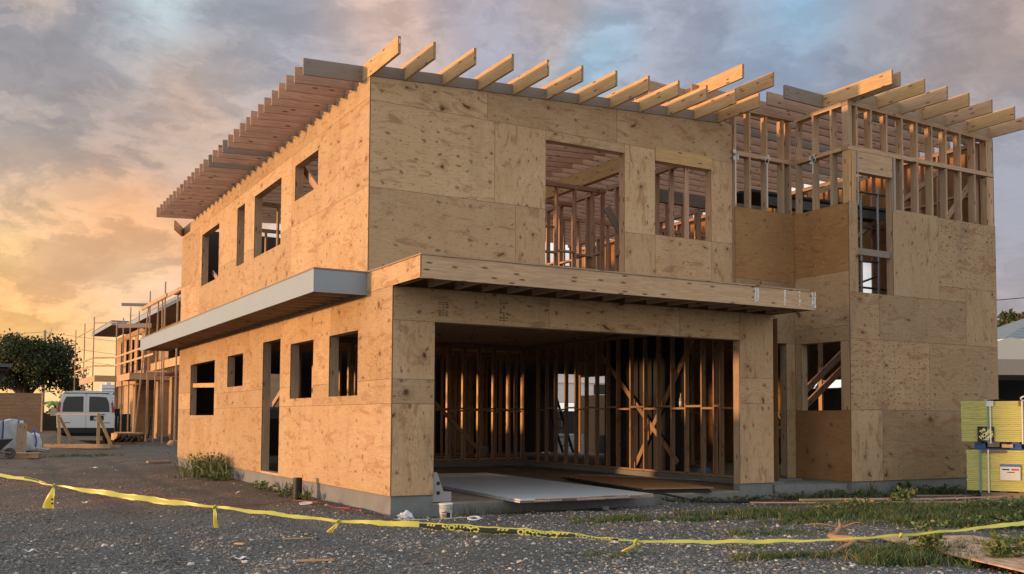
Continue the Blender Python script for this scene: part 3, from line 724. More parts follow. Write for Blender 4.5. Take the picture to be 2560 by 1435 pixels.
# --- interior walls
def wall_frame(p0, p1, z0, z1, sp=.4067, start=.02, m=LUM, indiv=True, block=True, zb=None, d=.09, studs=None):
    p0 = Vector(p0 + (0,)); p1 = Vector(p1 + (0,)); a = (p1 - p0); Ln = a.length; a.normalize()
    up_ = Vector((-a.y, a.x, 0))
    b = MB()
    b.beam(p0 + Vector((0, 0, z0 + .02)), p1 + Vector((0, 0, z0 + .02)), d, .038); b.beam(p0 + Vector((0, 0, z1 - .04)), p1 + Vector((0, 0, z1 - .04)), d, .076)
    ts = studs or [start + sp * i for i in range(int((Ln - start) / sp) + 1)]
    if not indiv:
        for t in ts:
            q = p0 + a * t; b.beam(q + Vector((0, 0, z0 + .04)), q + Vector((0, 0, z1 - .08)), .038, d, up=up_)
    w_ = b.build('wall_frame', m, H)
    if indiv:
        for t in ts:
            q = p0 + a * t
            bb = MB(); bb.beam(q + Vector((0, 0, z0 + .04)), q + Vector((0, 0, z1 - .08)), .038, d, up=up_)
            bb.build('stud', m, w_)
    if block:
        zb = zb or (z0 + 1.2); bb = MB()
        for i in range(len(ts) - 1):
            q0 = p0 + a * (ts[i] + .02); q1 = p0 + a * (ts[i + 1] - .02); z = zb + (.02 if i % 2 else -.02)
            bb.beam(q0 + Vector((0, 0, z)), q1 + Vector((0, 0, z)), d * .98, .038)
        bb.build('fire_blocking', m, w_)
    return w_
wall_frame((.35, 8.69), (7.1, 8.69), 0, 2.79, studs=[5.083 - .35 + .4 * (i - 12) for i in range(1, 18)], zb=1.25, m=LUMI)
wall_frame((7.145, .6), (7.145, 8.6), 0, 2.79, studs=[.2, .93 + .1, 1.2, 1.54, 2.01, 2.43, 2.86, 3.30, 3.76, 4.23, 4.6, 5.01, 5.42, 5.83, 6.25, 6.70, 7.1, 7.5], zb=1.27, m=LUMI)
wall_frame((1.5, 9.95), (7.9, 9.95), 0, 2.79, studs=[.7 + .43 * i for i in range(14)], zb=1.25, m=LUML, d=.14)  # stud row lightened and made deeper to read as sunlit
wall_frame((7.6, 9.95), (7.6, 13.9), 0, 2.79, indiv=False, zb=1.25)
wall_frame((3.0, 11.6), (8.6, 11.6), 0, 2.79, indiv=False, block=False)
wall_frame((9.3, 4.6), (9.3, 8.2), 0, 2.79, indiv=False)
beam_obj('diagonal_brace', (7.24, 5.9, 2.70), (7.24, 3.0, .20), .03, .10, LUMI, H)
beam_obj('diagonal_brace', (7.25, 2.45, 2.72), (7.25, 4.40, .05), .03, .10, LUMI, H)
beam_obj('diagonal_brace', (4.4, 9.8, 2.2), (6.6, 9.8, .1), .035, .09, LUM, H)
ply('plywood_panel', PLY_B, H, fX(7.22, 1), [(.3, 1.3, 0, 1.2), (.3, 1.3, 1.2, 2.78)], [])
b = MB(); b.box((7.3, 2.9, 0.0), (7.32, 5.55, 2.78)); b.build('shade_panel', TARP, H)  # black sheet added to stand for the dark behind the garage studs
# upper floor
wall_frame((.2, 3.4), (5.8, 3.4), 3.07, 5.46, m=LUMP, zb=4.16)
wall_frame((5.82, .98), (5.82, 3.3), 3.07, 5.50, m=LUMP, zb=4.16)
wall_frame((.9, 4.55), (5.8, 4.55), 3.07, 5.42, m=LUMP, zb=4.9, indiv=False)
wall_frame((5.82, 3.5), (5.82, 12.0), 3.07, 5.50, m=LUMP, indiv=False, sp=.5)
wall_frame((.3, 8.1), (5.7, 8.1), 3.07, 5.5, m=LUMM, indiv=False, sp=.45)
wall_frame((6.0, 3.3), (8.6, 3.3), 3.07, 5.5, m=LUMP, indiv=False)
wall_frame((8.6, 3.2), (8.6, 9.0), 3.07, 5.5, m=LUMP, indiv=False)
wall_frame((6.0, 6.5), (12.0, 6.5), 3.07, 5.6, m=LUMP, indiv=False)
wall_frame((11.98, -.2), (11.98, 13.8), 3.07, 6.4, m=LUMP, indiv=False, zb=5.4, d=.12)
wall_frame((.3, 11.0), (5.7, 11.0), 3.07, 5.5, m=LUMM, indiv=False, sp=.5)
beam_obj('wind_brace', (11.85, 2.6, 5.0), (11.2, .1, 5.75), .04, .10, LUM, H)
beam_obj('wind_brace', (11.95, -.1, 5.65), (10.9, -.15, 4.6), .04, .09, LUM, H)
beam_obj('wind_brace', (8.6, .9, 5.2), (10.2, .9, 5.75), .04, .10, LUM, H)
beam_obj('header_beam', (6.0, 2.7, 5.30), (9.2, 2.7, 5.28), .09, .24, LUMG, H)
beam_obj('stair_stringer', (8.55, 1.6, 1.10), (10.6, 1.6, 2.63), .04, .125, LUMP, H)
beam_obj('stair_stringer', (8.60, 1.75, .75), (10.9, 1.75, 2.42), .04, .125, LUMP, H)
stud(9.97, 1.9, 0, 2.79, .04, .09, LUM, 'stair_post')
# dark printed panel stamps beside the garage head
def stamp(x, w_, z0, z1):
    b = MB(); 
    for i in range(9):
        for j in range(3):
            if random.random() < .2: continue
            z = z0 + (z1 - z0) * (i + .1) / 9
            b.box((x + w_ * j / 3 + .004, -.0016, z), (x + w_ * (j + 1) / 3 - random.uniform(.004, .02), -.0004, z + (z1 - z0) / 9 * random.uniform(.3, .75)))
    return b.build('panel_stamp', plain('faded_ink', (.12, .085, .06), .9, var=.4, scale=40), H)
stamp(.67, .16, 2.42, 2.62); stamp(1.62, .15, 2.40, 2.72)

# ================================================================== ground
def ground_mat():
    m, b, bs = mat('site_ground')
    g = b.node('ShaderNodeNewGeometry').outputs['Position']
    x, y, z = b.sep(g)
    gw = b.vmath('ADD', g, b.vmath('SCALE', b.vmath('SUBTRACT', b.noise(g, 0.45, 5, 0.65, 0, True), (.5, .5, .5)), None, 4.0))
    wx, wy, wz = b.sep(gw)
    dirt = b.math('MULTIPLY', b.ss(wy, 0.6, 3.4), b.ss(wx, 3.0, 0.2))
    n1 = b.noise(g, 1.2, 6, 0.65); n2 = b.noise(g, 14, 4, 0.65); n3 = b.noise(g, 60, 3, 0.6)
    gravel = b.mix(n1, (0.118, 0.118, 0.117, 1), (0.215, 0.212, 0.205, 1))
    soil = b.mix(n1, (0.155, 0.112, 0.08, 1), (0.26, 0.198, 0.15, 1))
    c = b.mix(b.math('MULTIPLY', dirt, b.ss(n2, 0.2, 0.6, 0.75, 1.0)), gravel, soil)
    # brown earth under the weeds, right
    er = b.math('MULTIPLY', b.ss(wx, 4.2, 6.0), b.ss(n1, 0.35, 0.6))
    c = b.mix(b.math('MULTIPLY', er, 0.8), c, (0.10, 0.072, 0.052, 1))
    dust = b.noise(b.vmath('MULTIPLY', g, (.35, .6, 1)), 1.0, 5, 0.6)
    c = b.mix(b.ss(dust, .50, .66, 0, .55), c, (0.235, 0.225, 0.215, 1))
    c = b.mix(b.ss(b.noise(g, 0.8, 5, 0.65), .56, .72, 0, .55), c, (0.07, 0.058, 0.05, 1))
    v = b.voro(b.vmath('MULTIPLY', g, (1, 1, 0.3)), 42.0)
    cr = b.sep(v.outputs['Color'])[0]
    c = b.mix(b.ss(cr, 0.2, 1.0, 0.0, 0.5), c, b.mix(1.0, c, (1.9, 1.85, 1.8, 1), 'MULTIPLY'))
    c = b.mix(b.ss(v.outputs['Distance'], 0.25, 0.55, 0, 0.7), c, (0.03, 0.028, 0.027, 1))
    wh = b.voro(g, 23.0)
    wm = b.math('MULTIPLY', b.ss(b.sep(wh.outputs['Color'])[1], 0.86, 0.88), b.ss(wh.outputs['Distance'], 0.30, 0.22))
    zone = b.math('MULTIPLY', b.ss(wy, 2.0, -1.5), b.ss(wx, -3.0, 1.0, 0.25, 1.0))
    c = b.mix(b.math('MULTIPLY', wm, b.math('MULTIPLY', zone, 0.9)), c, (0.50, 0.48, 0.45, 1))
    b.put(bs.inputs['Base Color'], c); bs.inputs['Roughness'].default_value = 0.9
    h = b.math('ADD', b.math('MULTIPLY', b.ss(v.outputs['Distance'], 0.0, 0.5, 1, 0), 0.6), b.math('MULTIPLY', n2, 1.3))
    bump(b, bs, h, 0.8, 0.03)
    return m


GM = ground_mat()
def axis(lo, hi, d, far):
    a = list(np.arange(lo, hi + 1e-6, d)); s_ = d; v = a[0]; L_ = []
    while v > -far: s_ *= 1.35; v -= s_; L_.append(v)
    L_ = L_[::-1]; s_ = d; v = a[-1]; R_ = []
    while v < far: s_ *= 1.35; v += s_; R_.append(v)
    return np.array(L_ + a + R_)
def hnoise(X, Y):
    h = np.zeros_like(X)
    for (fx, fy, ph, am) in ((.5, .3, 0, .012), (1.1, -.7, 1, .010), (-.8, 1.9, 2, .008), (2.3, 1.4, 3, .006), (3.7, -2.9, 4, .005), (5.1, 4.3, 5, .004), (-7.3, 6.1, 6, .003)):
        h += am * np.sin(fx * X + fy * Y + ph + 1.3 * np.sin(.7 * Y + ph))
    return h
def GZ(X, Y):
    X = np.asarray(X, float); Y = np.asarray(Y, float)
    h = -0.25 + 0.0105 * np.clip(Y - 11, 0, 45) + hnoise(X, Y) * np.where((X > .1) & (X < 12) & (Y > .1) & (Y < 14), 0, 1)
    h -= .045 * np.exp(-((Y + .15) / .5) ** 2) * ((X > -.3) & (X < 6.6)); h += .05 * np.exp(-((X - 4.4) ** 2 / .8 + (Y + .45) ** 2 / .06))            # gravel heaped against the slab
    h += .06 * np.exp(-((X - 7.0) ** 2 / 9 + (Y + 3.1) ** 2 / 1.6))
    for rx0 in (-2.9, -1.3): h -= .028 * np.exp(-((X - rx0 - .12 * np.sin(Y * .5)) / .16) ** 2) * (Y > -4) * (Y < 24)
    h += .45 * np.exp(-((X + 1.9) ** 2 / 1.1 + (Y - 27.5) ** 2 / 2.5))           # little heap behind the bags
    return h
gx = axis(-9, 15, .14, 900); gy = axis(-9, 30, .16, 900)
X, Y = np.meshgrid(gx, gy); Zg = GZ(X, Y)
nx, ny = len(gx), len(gy)
me = bpy.data.meshes.new('ground')
co = np.stack([X.ravel(), Y.ravel(), Zg.ravel()], 1)
idx = np.arange(nx * ny).reshape(ny, nx)
fc = np.stack([idx[:-1, :-1], idx[:-1, 1:], idx[1:, 1:], idx[1:, :-1]], -1).reshape(-1, 4)
def np_mesh(name, co, fc, mats, cols=None, smooth=False, kind=None):
    me = bpy.data.meshes.new(name); k = fc.shape[1]
    me.vertices.add(len(co)); me.vertices.foreach_set('co', co.astype(np.float32).ravel())
    me.loops.add(fc.size); me.loops.foreach_set('vertex_index', fc.astype(np.int32).ravel())
    me.polygons.add(len(fc)); me.polygons.foreach_set('loop_start', np.arange(0, fc.size, k, dtype=np.int32))
    if smooth: me.polygons.foreach_set('use_smooth', np.ones(len(fc), bool))
    me.update(calc_edges=True)
    if cols is not None:
        a = me.attributes.new('tint', 'FLOAT_COLOR', 'POINT'); a.data.foreach_set('color', cols.astype(np.float32).ravel())
    for m in (mats if isinstance(mats, (list, tuple)) else [mats]): me.materials.append(m)
    o = bpy.data.objects.new(name, me); COL.objects.link(o)
    if kind: o['kind'] = kind
    return o
np_mesh('ground', co, fc, GM, smooth=True, kind='structure')

# ------------------------------------------------------------------ loose stones
def tint_mat(name, rough=0.85, sss=False, var=0.25, scale=25):
    m, b, bs = mat(name)
    a = b.attr('tint')['Color']
    g = b.node('ShaderNodeNewGeometry').outputs['Position']
    n = b.noise(g, scale, 3, 0.6)
    c = b.mix(b.ss(n, 0.3, 0.7), b.mix(1.0, a, (1 - var, 1 - var, 1 - var, 1), 'MULTIPLY'), a)
    b.put(bs.inputs['Base Color'], c); bs.inputs['Roughness'].default_value = rough
    if sss:
        bs.inputs['Subsurface Weight'].default_value = 0.0
    return m
STONE = tint_mat('stone')
ph_ = (1 + 5 ** .5) / 2
ico = np.array([(-1, ph_, 0), (1, ph_, 0), (-1, -ph_, 0), (1, -ph_, 0), (0, -1, ph_), (0, 1, ph_), (0, -1, -ph_), (0, 1, -ph_), (ph_, 0, -1), (ph_, 0, 1), (-ph_, 0, -1), (-ph_, 0, 1)]) / 1.9
icf = np.array([(0, 11, 5), (0, 5, 1), (0, 1, 7), (0, 7, 10), (0, 10, 11), (1, 5, 9), (5, 11, 4), (11, 10, 2), (10, 7, 6), (7, 1, 8), (3, 9, 4), (3, 4, 2), (3, 2, 6), (3, 6, 8), (3, 8, 9), (4, 9, 5), (2, 4, 11), (6, 2, 10), (8, 6, 7), (9, 8, 1)])
def inside_house(x, y):
    return ((x > -.02) & (x < 12.25) & (y > -.02) & (y < 14.2)) | ((x > 8.1) & (x < 12.25) & (y > -.45) & (y < 1))
def stones(name, n, label='dark grey gravel with pale chips covering the yard', d0=7.2, dr=15, size=1.0):
    # distance from the camera falls off with density; denser near
    dd = d0 + dr * rng.random(n * 2) ** 1.35
    lat = (rng.random(n * 2) - .5) * 1.22 * dd + rng.normal(0, .3, n * 2)
    x = CAM.x + sin(YAW) * dd + cos(YAW) * lat; y = CAM.y + cos(YAW) * dd - sin(YAW) * lat
    wob = 1.2 * np.sin(x * .9 + 1.3 * np.sin(y * .7)) + .7 * np.sin(y * 1.7 + x)
    dirt = (y + wob > 1.6) & (x + .5 * wob < 1.3)
    grassy = ((x - 6.9) / 3.4) ** 2 + ((y + 3.0 + .35 * (x - 6.9)) / 1.3) ** 2 < 1
    pat = np.sin(1.1 * x + 1.7 * np.sin(.8 * y)) + np.sin(1.9 * y - .9 * x + np.sin(2.3 * x)) + .6 * np.sin(3.7 * x + 2.9 * y)
    keep = (rng.random(n * 2) < np.clip(.75 + .35 * pat, .22, 1)) & (~inside_house(x, y)) & ((~dirt) | (rng.random(n * 2) < .20)) & ((~grassy) | (rng.random(n * 2) < .15))
    x, y, dirt = x[keep][:n], y[keep][:n], dirt[keep][:n]; n = len(x)
    s_ = np.exp(rng.normal(-4.92, .42, n)).clip(.004, .026)
    zone = np.clip((x + 2.8) / 3.0 + (-y - 1.0) * .12, 0.04, 1) * np.clip((3.4 - y) / 3, .2, 1)
    white = rng.random(n) < (.025 + .10 * zone)
    s_ = np.where(white, s_ * 1.25, s_) * size
    g_ = rng.normal(.158, .040, n).clip(.07, .30)
    col = np.stack([g_ * 1.0, g_ * 1.0, g_ * 1.0], 1)
    col[dirt] = np.stack([g_ * 1.35, g_ * 1.05, g_ * .82], 1)[dirt]
    wv = rng.uniform(.28, .58, n); col[white] = np.stack([wv, wv * .965, wv * .90], 1)[white]
    br = rng.random(n) < .008; col[br] = np.array([.20, .12, .08])
    V = ico[None] * (1 + .30 * rng.normal(0, 1, (n, 12, 1)).clip(-1.1, 1.1)) * s_[:, None, None]
    V[:, :, 2] *= rng.uniform(.45, .8, (n, 1)); V[:, :, 0] *= rng.uniform(.8, 1.5, (n, 1))
    a = rng.random(n) * 2 * pi; ca, sa = np.cos(a)[:, None], np.sin(a)[:, None]
    vx = V[:, :, 0] * ca - V[:, :, 1] * sa; vy = V[:, :, 0] * sa + V[:, :, 1] * ca
    z = GZ(x, y) + s_ * rng.uniform(-.05, .45, n)
    co = np.stack([vx + x[:, None], vy + y[:, None], V[:, :, 2] + z[:, None]], -1).reshape(-1, 3)
    fcs = (icf[None] + (np.arange(n) * 12)[:, None, None]).reshape(-1, 3)
    cols = np.concatenate([np.repeat(col, 12, 0), np.ones((n * 12, 1))], 1)
    o = np_mesh(name, co, fcs, STONE, cols); o['kind'] = 'stuff'; o['label'] = label; o['category'] = 'gravel'
    return o
stones('gravel', 130000)
stones('gravel', 22000, 'coarser loose gravel scattered over the dirt before the van', 18, 26, 1.5)

# ------------------------------------------------------------------ grass and weeds
LEAF = tint_mat('leaf', .6, var=.2)
def blades(name, spots, dens, h0, h1, col, wd=.004, lean=.5, cvar=.35, hs=1.0):
    P = []; K = []
    for (cx, cy, rx, ry, rot, dm, hm) in spots:
        n = int(dens * dm * rx * ry * 3.14)
        a = rng.random(n) * 2 * pi; r = np.sqrt(rng.random(n)) * (1 + .35 * np.sin(a * 3 + cx) + .25 * np.sin(a * 7 + cy) + .15 * np.sin(a * 13))
        # clump the blades into tufts
        u, v = r * np.cos(a) * rx, r * np.sin(a) * ry
        nt_ = max(3, n // 22); tu = rng.integers(0, nt_, n); sel = rng.random(n) < .7
        u = np.where(sel, u[tu % n] + rng.normal(0, .03, n), u); v = np.where(sel, v[tu % n] + rng.normal(0, .03, n), v)
        x = cx + u * cos(rot) - v * sin(rot); y = cy + u * sin(rot) + v * cos(rot)
        P.append(np.stack([x, y], 1)); K.append(np.full(n, hm))
    P = np.concatenate(P); K = np.concatenate(K); ok = ~inside_house(P[:, 0], P[:, 1]); P = P[ok]; K = K[ok]; n = len(P)
    x, y = P[:, 0], P[:, 1]; z = GZ(x, y) - .005
    h = rng.uniform(h0, h1, n) * K; a = rng.random(n) * 2 * pi; ln = rng.normal(0, lean, (n, 2)) * h[:, None]
    w_ = wd * rng.uniform(.6, 1.5, n); dx, dy = np.cos(a) * w_, np.sin(a) * w_
    p0 = np.stack([x - dx, y - dy, z], 1); p1 = np.stack([x + dx, y + dy, z], 1)
    mx, my, mz = x + ln[:, 0] * .4, y + ln[:, 1] * .4, z + h * .6
    p2 = np.stack([mx + dx * .8, my + dy * .8, mz], 1); p3 = np.stack([mx - dx * .8, my - dy * .8, mz], 1)
    p4 = np.stack([x + ln[:, 0], y + ln[:, 1], z + h * .95], 1)
    co = np.stack([p0, p1, p2, p3, p4], 1).reshape(-1, 3); i = (np.arange(n) * 5)[:, None]
    fcs = np.concatenate([i + np.array([[0, 1, 2]]), i + np.array([[0, 2, 3]]), i + np.array([[3, 2, 4]])], 0)
    c = np.array(col)[rng.integers(0, len(col), n)] * rng.uniform(1 - cvar, 1 + cvar, (n, 1))
    cols = np.concatenate([np.repeat(c, 5, 0), np.ones((n * 5, 1))], 1)
    return np_mesh(name, co, fcs, LEAF, cols)
GREENS = [(.045, .095, .025), (.06, .12, .032), (.09, .15, .04), (.12, .14, .05), (.035, .075, .022), (.24, .20, .10)]
g = blades('grass', [(7.0, -3.65, 3.0, .72, -.33, 1.25, 1.0), (6.4, -3.9, 1.8, .55, -.4, .7, .9), (5.2, -4.0, 1.0, .5, -.4, .5, .8), (7.6, -4.6, 1.6, .6, -.4, .8, 1.0), (9.2, -4.3, 2.4, .8, -.3, 1.6, 1.0), (5.0, -2.9, 1.2, .35, -.3, .9, .8), (2.55, -1.75, .65, .42, -.6, 1.0, .6), (3.35, -2.35, .5, .22, -.4, .9, .6), (4.35, -2.1, .8, .22, -.4, 1.4, .6),
    (3.0, -3.7, .7, .25, -.4, .7, .5), (4.1, -3.2, .5, .25, -.4, .9, .6), (1.7, -5.3, .55, .18, -.4, 1.5, .6), (.4, -4.3, .5, .2, -.3, .7, .4), (3.0, -5.9, .9, .35, -.5, 1.6, .8), (2.5, -6.1, .5, .3, -.5, 1.8, 1.0), (4.6, -6.3, .9, .5, -.5, 1.8, 1.0), (2.0, -4.6, .5, .2, -.3, .5, .4),
    (.15, -2.6, .4, .15, -.4, .5, .4), (6.4, -1.9, .7, .2, -.3, .9, .8), (-2.0, 20, 1.5, .6, 0, .2, .8), (5.6, -4.6, 1.0, .3, -.4, 1.0, .7)], 2300, .03, .15, GREENS, .0035, .55)
tag(g, 'low green grass patches growing through the gravel on the right', 'grass', kind='stuff')
g = blades('foundation_grass', [(7.6, -.50, 1.0, .16, 0, 1.0, 1.0), (9.3, -.70, 1.1, .18, 0, 1.3, 1.0), (10.8, -.8, 1.0, .2, 0, 1.0, 1.0), (5.5, -.45, .9, .13, 0, 1.0, .8)], 1500, .05, .17, [(.06, .10, .04), (.09, .13, .05), (.15, .14, .07)], .003, .6)
tag(g, 'ragged grass strip along the porch and bay foundation', 'grass', kind='stuff')
g = blades('dry_grass', [(1.15, -.15, .5, .12, 0, 1.4, 1.2), (2.0, -.18, .5, .10, 0, .9, 1.1), (.35, .02, .3, .1, 0, 1.0, 1.0), (6.9, -.35, .9, .14, 0, 1.2, 1.0), (5.4, -.25, .6, .12, 0, 1.0, .8), (-.25, 2.1, .1, .5, 0, .5, .7)], 700, .05, .16,
    [(.12, .10, .055), (.10, .11, .045), (.17, .14, .08), (.055, .07, .03)], .0022, .7)
tag(g, 'thin dry grass wisps along the foot of the garage slab', 'grass', kind='stuff')

def leafy(name, loc, rx, ry, h, n, leaf, cols, label=None, cat='weed', group=None, stems=True, flat=.5, loose=1.0):
    """a small plant: stems carrying many leaf-shaped faces"""
    loc = Vector((loc[0], loc[1], float(GZ(loc[0], loc[1])))) if len(loc) == 2 else Vector(loc)
    a = rng.random(n) * 2 * pi; r = np.sqrt(rng.random(n)); hh = rng.random(n) ** .8
    k = (1 - .55 * hh * loose)
    ns = max(5, n // 40); st = rng.integers(0, ns, n); sa = rng.random(ns) * 2 * pi; sr = np.sqrt(rng.random(ns)); sh = rng.uniform(.45, 1, ns)
    x = (np.cos(sa[st]) * sr[st]) * rx * (.45 + .7 * hh) + rng.normal(0, .035, n) * h / .4; y = (np.sin(sa[st]) * sr[st]) * ry * (.45 + .7 * hh) + rng.normal(0, .035, n) * h / .4
    z = hh * h * sh[st] + .01
    u = rng.normal(0, 1, (n, 3)); u[:, 2] = np.abs(u[:, 2]) * .6; u /= np.linalg.norm(u, axis=1)[:, None]
    v = np.cross(u, rng.normal(0, 1, (n, 3))); v /= np.linalg.norm(v, axis=1)[:, None]
    L_ = leaf * rng.uniform(.6, 1.4, n)[:, None]; p = np.stack([x, y, z], 1)
    q = np.stack([p, p + u * L_ * .5 + v * L_ * .28, p + u * L_, p + u * L_ * .5 - v * L_ * .28], 1).reshape(-1, 3)
    i = (np.arange(n) * 4)[:, None]; fcs = np.concatenate([i + np.array([[0, 1, 2]]), i + np.array([[0, 2, 3]])], 0)
    c = np.array(cols)[rng.integers(0, len(cols), n)] * rng.uniform(.7, 1.3, (n, 1))
    co = q; cc = np.repeat(c, 4, 0)
    if stems:
        sp = []; 
        for s_ in range(ns):
            b0 = np.array([np.cos(sa[s_]) * sr[s_] * rx * .4, np.sin(sa[s_]) * sr[s_] * ry * .4, 0]); b1 = np.array([np.cos(sa[s_]) * sr[s_] * rx * 1.1, np.sin(sa[s_]) * sr[s_] * ry * 1.1, h * sh[s_]])
            w_ = .004 if h < 1 else .02
            sp += [b0 + [w_, 0, 0], b0 - [w_, 0, 0], b1, b0 + [0, w_, 0], b0 - [0, w_, 0], b1]
        k0 = len(co); co = np.concatenate([co, np.array(sp)]); cc = np.concatenate([cc, np.tile([.09, .08, .04], (len(sp), 1))])
        fcs = np.concatenate([fcs, k0 + np.arange(len(sp)).reshape(-1, 3)])
    o = np_mesh(name, co, fcs, LEAF, np.concatenate([cc, np.ones((len(cc), 1))], 1))
    o.location = loc
    if label: tag(o, label, cat, group)
    return o
WG = [(.11, .17, .05), (.08, .13, .04), (.15, .19, .065), (.19, .18, .075)]
WD = [(.06, .10, .04), (.08, .13, .05), (.045, .08, .035)]
WB = [(.09, .075, .035), (.12, .09, .045), (.06, .055, .03)]
leafy('weed_bush', (-.36, 8.9), .36, .75, .52, 1500, .05, WG + [(.22, .21, .10)], 'large green weed bush against the side foundation')
g = blades('bush_grass', [(-.40, 8.9, .34, .8, 0, 1.0, 1.0)], 900, .15, .55, [(.14, .18, .07), (.22, .22, .11), (.10, .14, .05)], .006, .45)
tag(g, 'tall yellowish grass stems standing in the weed bush', 'grass', kind='stuff')
leafy('weed_clump', (-.45, 7.9), .25, .5, .18, 500, .05, WG, 'low green weeds at the left foot of the large weed bush')
leafy('weed_clump', (-.30, 5.0), .15, .55, .13, 420, .04, WG, 'low weeds by the side doorway threshold')
leafy('weed_clump', (-.33, 3.55), .16, .35, .20, 380, .04, WG, 'weeds just behind the black pipe stub')
leafy('weed_clump', (-.25, 2.75), .12, .25, .16, 220, .04, WG, 'small weeds right of the black pipe stub')
leafy('weed_clump', (4.75, -.30), 0.47, 0.18, 0.102, 620, 0.032, WB, 'brown green weeds where the hose leaves the slab')
leafy('weed_clump', (5.6, -.42), 0.56, 0.22, 0.116, 800, 0.032, WB + WD, 'dark brownish weeds below the right garage pier')
leafy('weed_clump', (7.0, -.42), 0.62, 0.17, 0.136, 700, 0.032, WB, 'dry brownish weeds in front of the porch slab')
leafy('weed_clump', (7.9, -.62), 0.44, 0.17, 0.136, 520, 0.040, WD + WG, 'green weeds at the right end of the porch slab')
leafy('weed_clump', (9.0, -.68), 0.69, 0.18, 0.150, 900, 0.040, WD, 'dark weeds under the left half of the bay foundation')
leafy('weed_clump', (10.0, -.75), 0.69, 0.20, 0.163, 900, 0.040, WD, 'dark weeds under the right half of the bay foundation')
leafy('weed_plant', (9.35, -.55), .2, .12, .26, 180, .06, WD, 'taller leafy weed standing before the bay foundation')
leafy('weed_plant', (2.95, -5.95), .16, .12, .34, 420, .05, WG, 'upright leafy weed growing over the oriented strand board sheet')
leafy('weed_plant', (3.25, -6.55), .30, .18, .26, 600, .05, WG, 'bushy weed at the bottom right corner of the yard')
leafy('weed_plant', (6.55, -2.75), .20, .16, .26, 300, .05, WG, 'broad leafed weed in the middle of the grass')
leafy('weed_clump', (5.8, -2.8), .9, .3, .14, 1500, .035, WG + WD, 'wide low weed bed left of the grass middle')
leafy('weed_clump', (7.6, -3.7), 1.1, .35, .18, 2200, .04, WD + WG, 'wide dark weed bed behind the yellow tape at right')
leafy('weed_clump', (6.2, -4.7), .9, .3, .16, 1600, .04, WG + WD, 'leafy weed bed behind the board sheet')
b = MB()
for i in range(16):
    a = random.uniform(0, 2 * pi); L_ = random.uniform(.25, .5)
    P0 = Vector((8.45, -.58, float(GZ(8.45, -.58)))); d = Vector((cos(a) * .7, sin(a) * .35, .9)).normalized()
    p1 = P0 + d * L_ * .6; p2 = p1 + Vector((d.x * 1.5, d.y, .1)) * L_ * .35; s_ = Vector((-sin(a), cos(a), 0)) * .009
    b.quad([P0 - s_, P0 + s_, p1 + s_, p1 - s_]); b.quad([p1 - s_, p1 + s_, p2])
tag(b.build('grass_tuft', plain('grass_blade', (.06, .10, .03), .6)), 'spiky grass tuft with long arching blades at the bay corner', 'grass tuft')

# ================================================================== caution tape
TP = [(-5.6, .95, .62), (-4.679, -.063, .401), (-4.571, -.24, .395), (-4.287, -.628, .359), (-4.094, -.85, .313), (-3.669, -1.318, .253), (-3.209, -1.805, .192), (-2.811, -2.259, .158), (-2.35, -2.748, .111), (-1.869, -3.248, .067),
      (-1.444, -3.719, .065), (-1.012, -4.078, .04), (-.408, -4.476, .003), (.034, -4.782, -.031), (.268, -4.913, -.054), (.812, -5.221, -.058), (1.278, -5.486, -.051), (1.775, -5.769, -.037), (2.448, -6.038, -.001),
      (3.007, -6.242, .038), (3.609, -6.471, .097), (3.962, -6.559, .126), (4.9, -6.95, .26)]
TPv = [Vector(p) for p in TP]
cum = [0]
for i in range(1, len(TPv)): cum.append(cum[-1] + (TPv[i] - TPv[i - 1]).length)
# half-width and tilt along the run (fraction of the full 76 mm width that faces the viewer, tilt angle)
TW = {0: (.014, .2), 1: (.016, .3), 3: (.020, .5), 4: (.008, 0), 5: (.030, .15), 6: (.034, .25), 7: (.013, .1), 8: (.022, .5), 9: (.014, .1), 10: (.030, .2), 11: (.038, .25), 12: (.036, .35), 13: (.022, .9), 14: (.010, .2), 15: (.020, .6), 16: (.021, .4), 17: (.014, .9), 18: (.013, .3), 19: (.014, .5), 20: (.030, .9), 21: (.03, .9), 22: (.02, .5)}
def tparam(s_):
    s_ = max(0, min(cum[-1] - 1e-4, s_)); i = 0
    while cum[i + 1] < s_: i += 1
    t = (s_ - cum[i]) / (cum[i + 1] - cum[i])
    p = [TPv[max(i - 1, 0)], TPv[i], TPv[i + 1], TPv[min(i + 2, len(TPv) - 1)]]
    t2, t3 = t * t, t * t * t
    P = .5 * ((2 * p[1]) + (p[2] - p[0]) * t + (2 * p[0] - 5 * p[1] + 4 * p[2] - p[3]) * t2 + (3 * p[1] - p[0] - 3 * p[2] + p[3]) * t3)
    T = (TPv[i + 1] - TPv[i]).normalized()
    ks = sorted(TW); f = i + t
    a = max(k for k in ks if k <= f); c = min([k for k in ks if k >= f] or [ks[-1]])
    q = 0 if a == c else (f - a) / (c - a); q = q * q * (3 - 2 * q)
    hw = .86 * (TW[a][0] * (1 - q) + TW[c][0] * q); ti = TW[a][1] * (1 - q) + TW[c][1] * q
    sd = T.cross(Vector((0, 0, 1))).normalized()     # points towards the viewer side
    if sd.dot(CAM - P) < 0: sd = -sd
    wv = (Vector((0, 0, 1)) * cos(ti) - sd * sin(ti)); nn = (sd * cos(ti) + Vector((0, 0, 1)) * sin(ti))
    wv.z += 0; hw *= 1 + .10 * sin(s_ * 23) + .07 * sin(s_ * 51)
    nn_ = nn + T * (.10 * sin(s_ * 31)); P = P + nn * (.006 * sin(s_ * 17)) + Vector((0, 0, .004 * sin(s_ * 13)))
    return P, wv, nn, hw
tape = root('caution_tape', 'yellow caution tape sagging across the whole yard with four knots', 'tape', (0, 0, 0))
b = MB(); st = 0.03; k = 0; prev = None
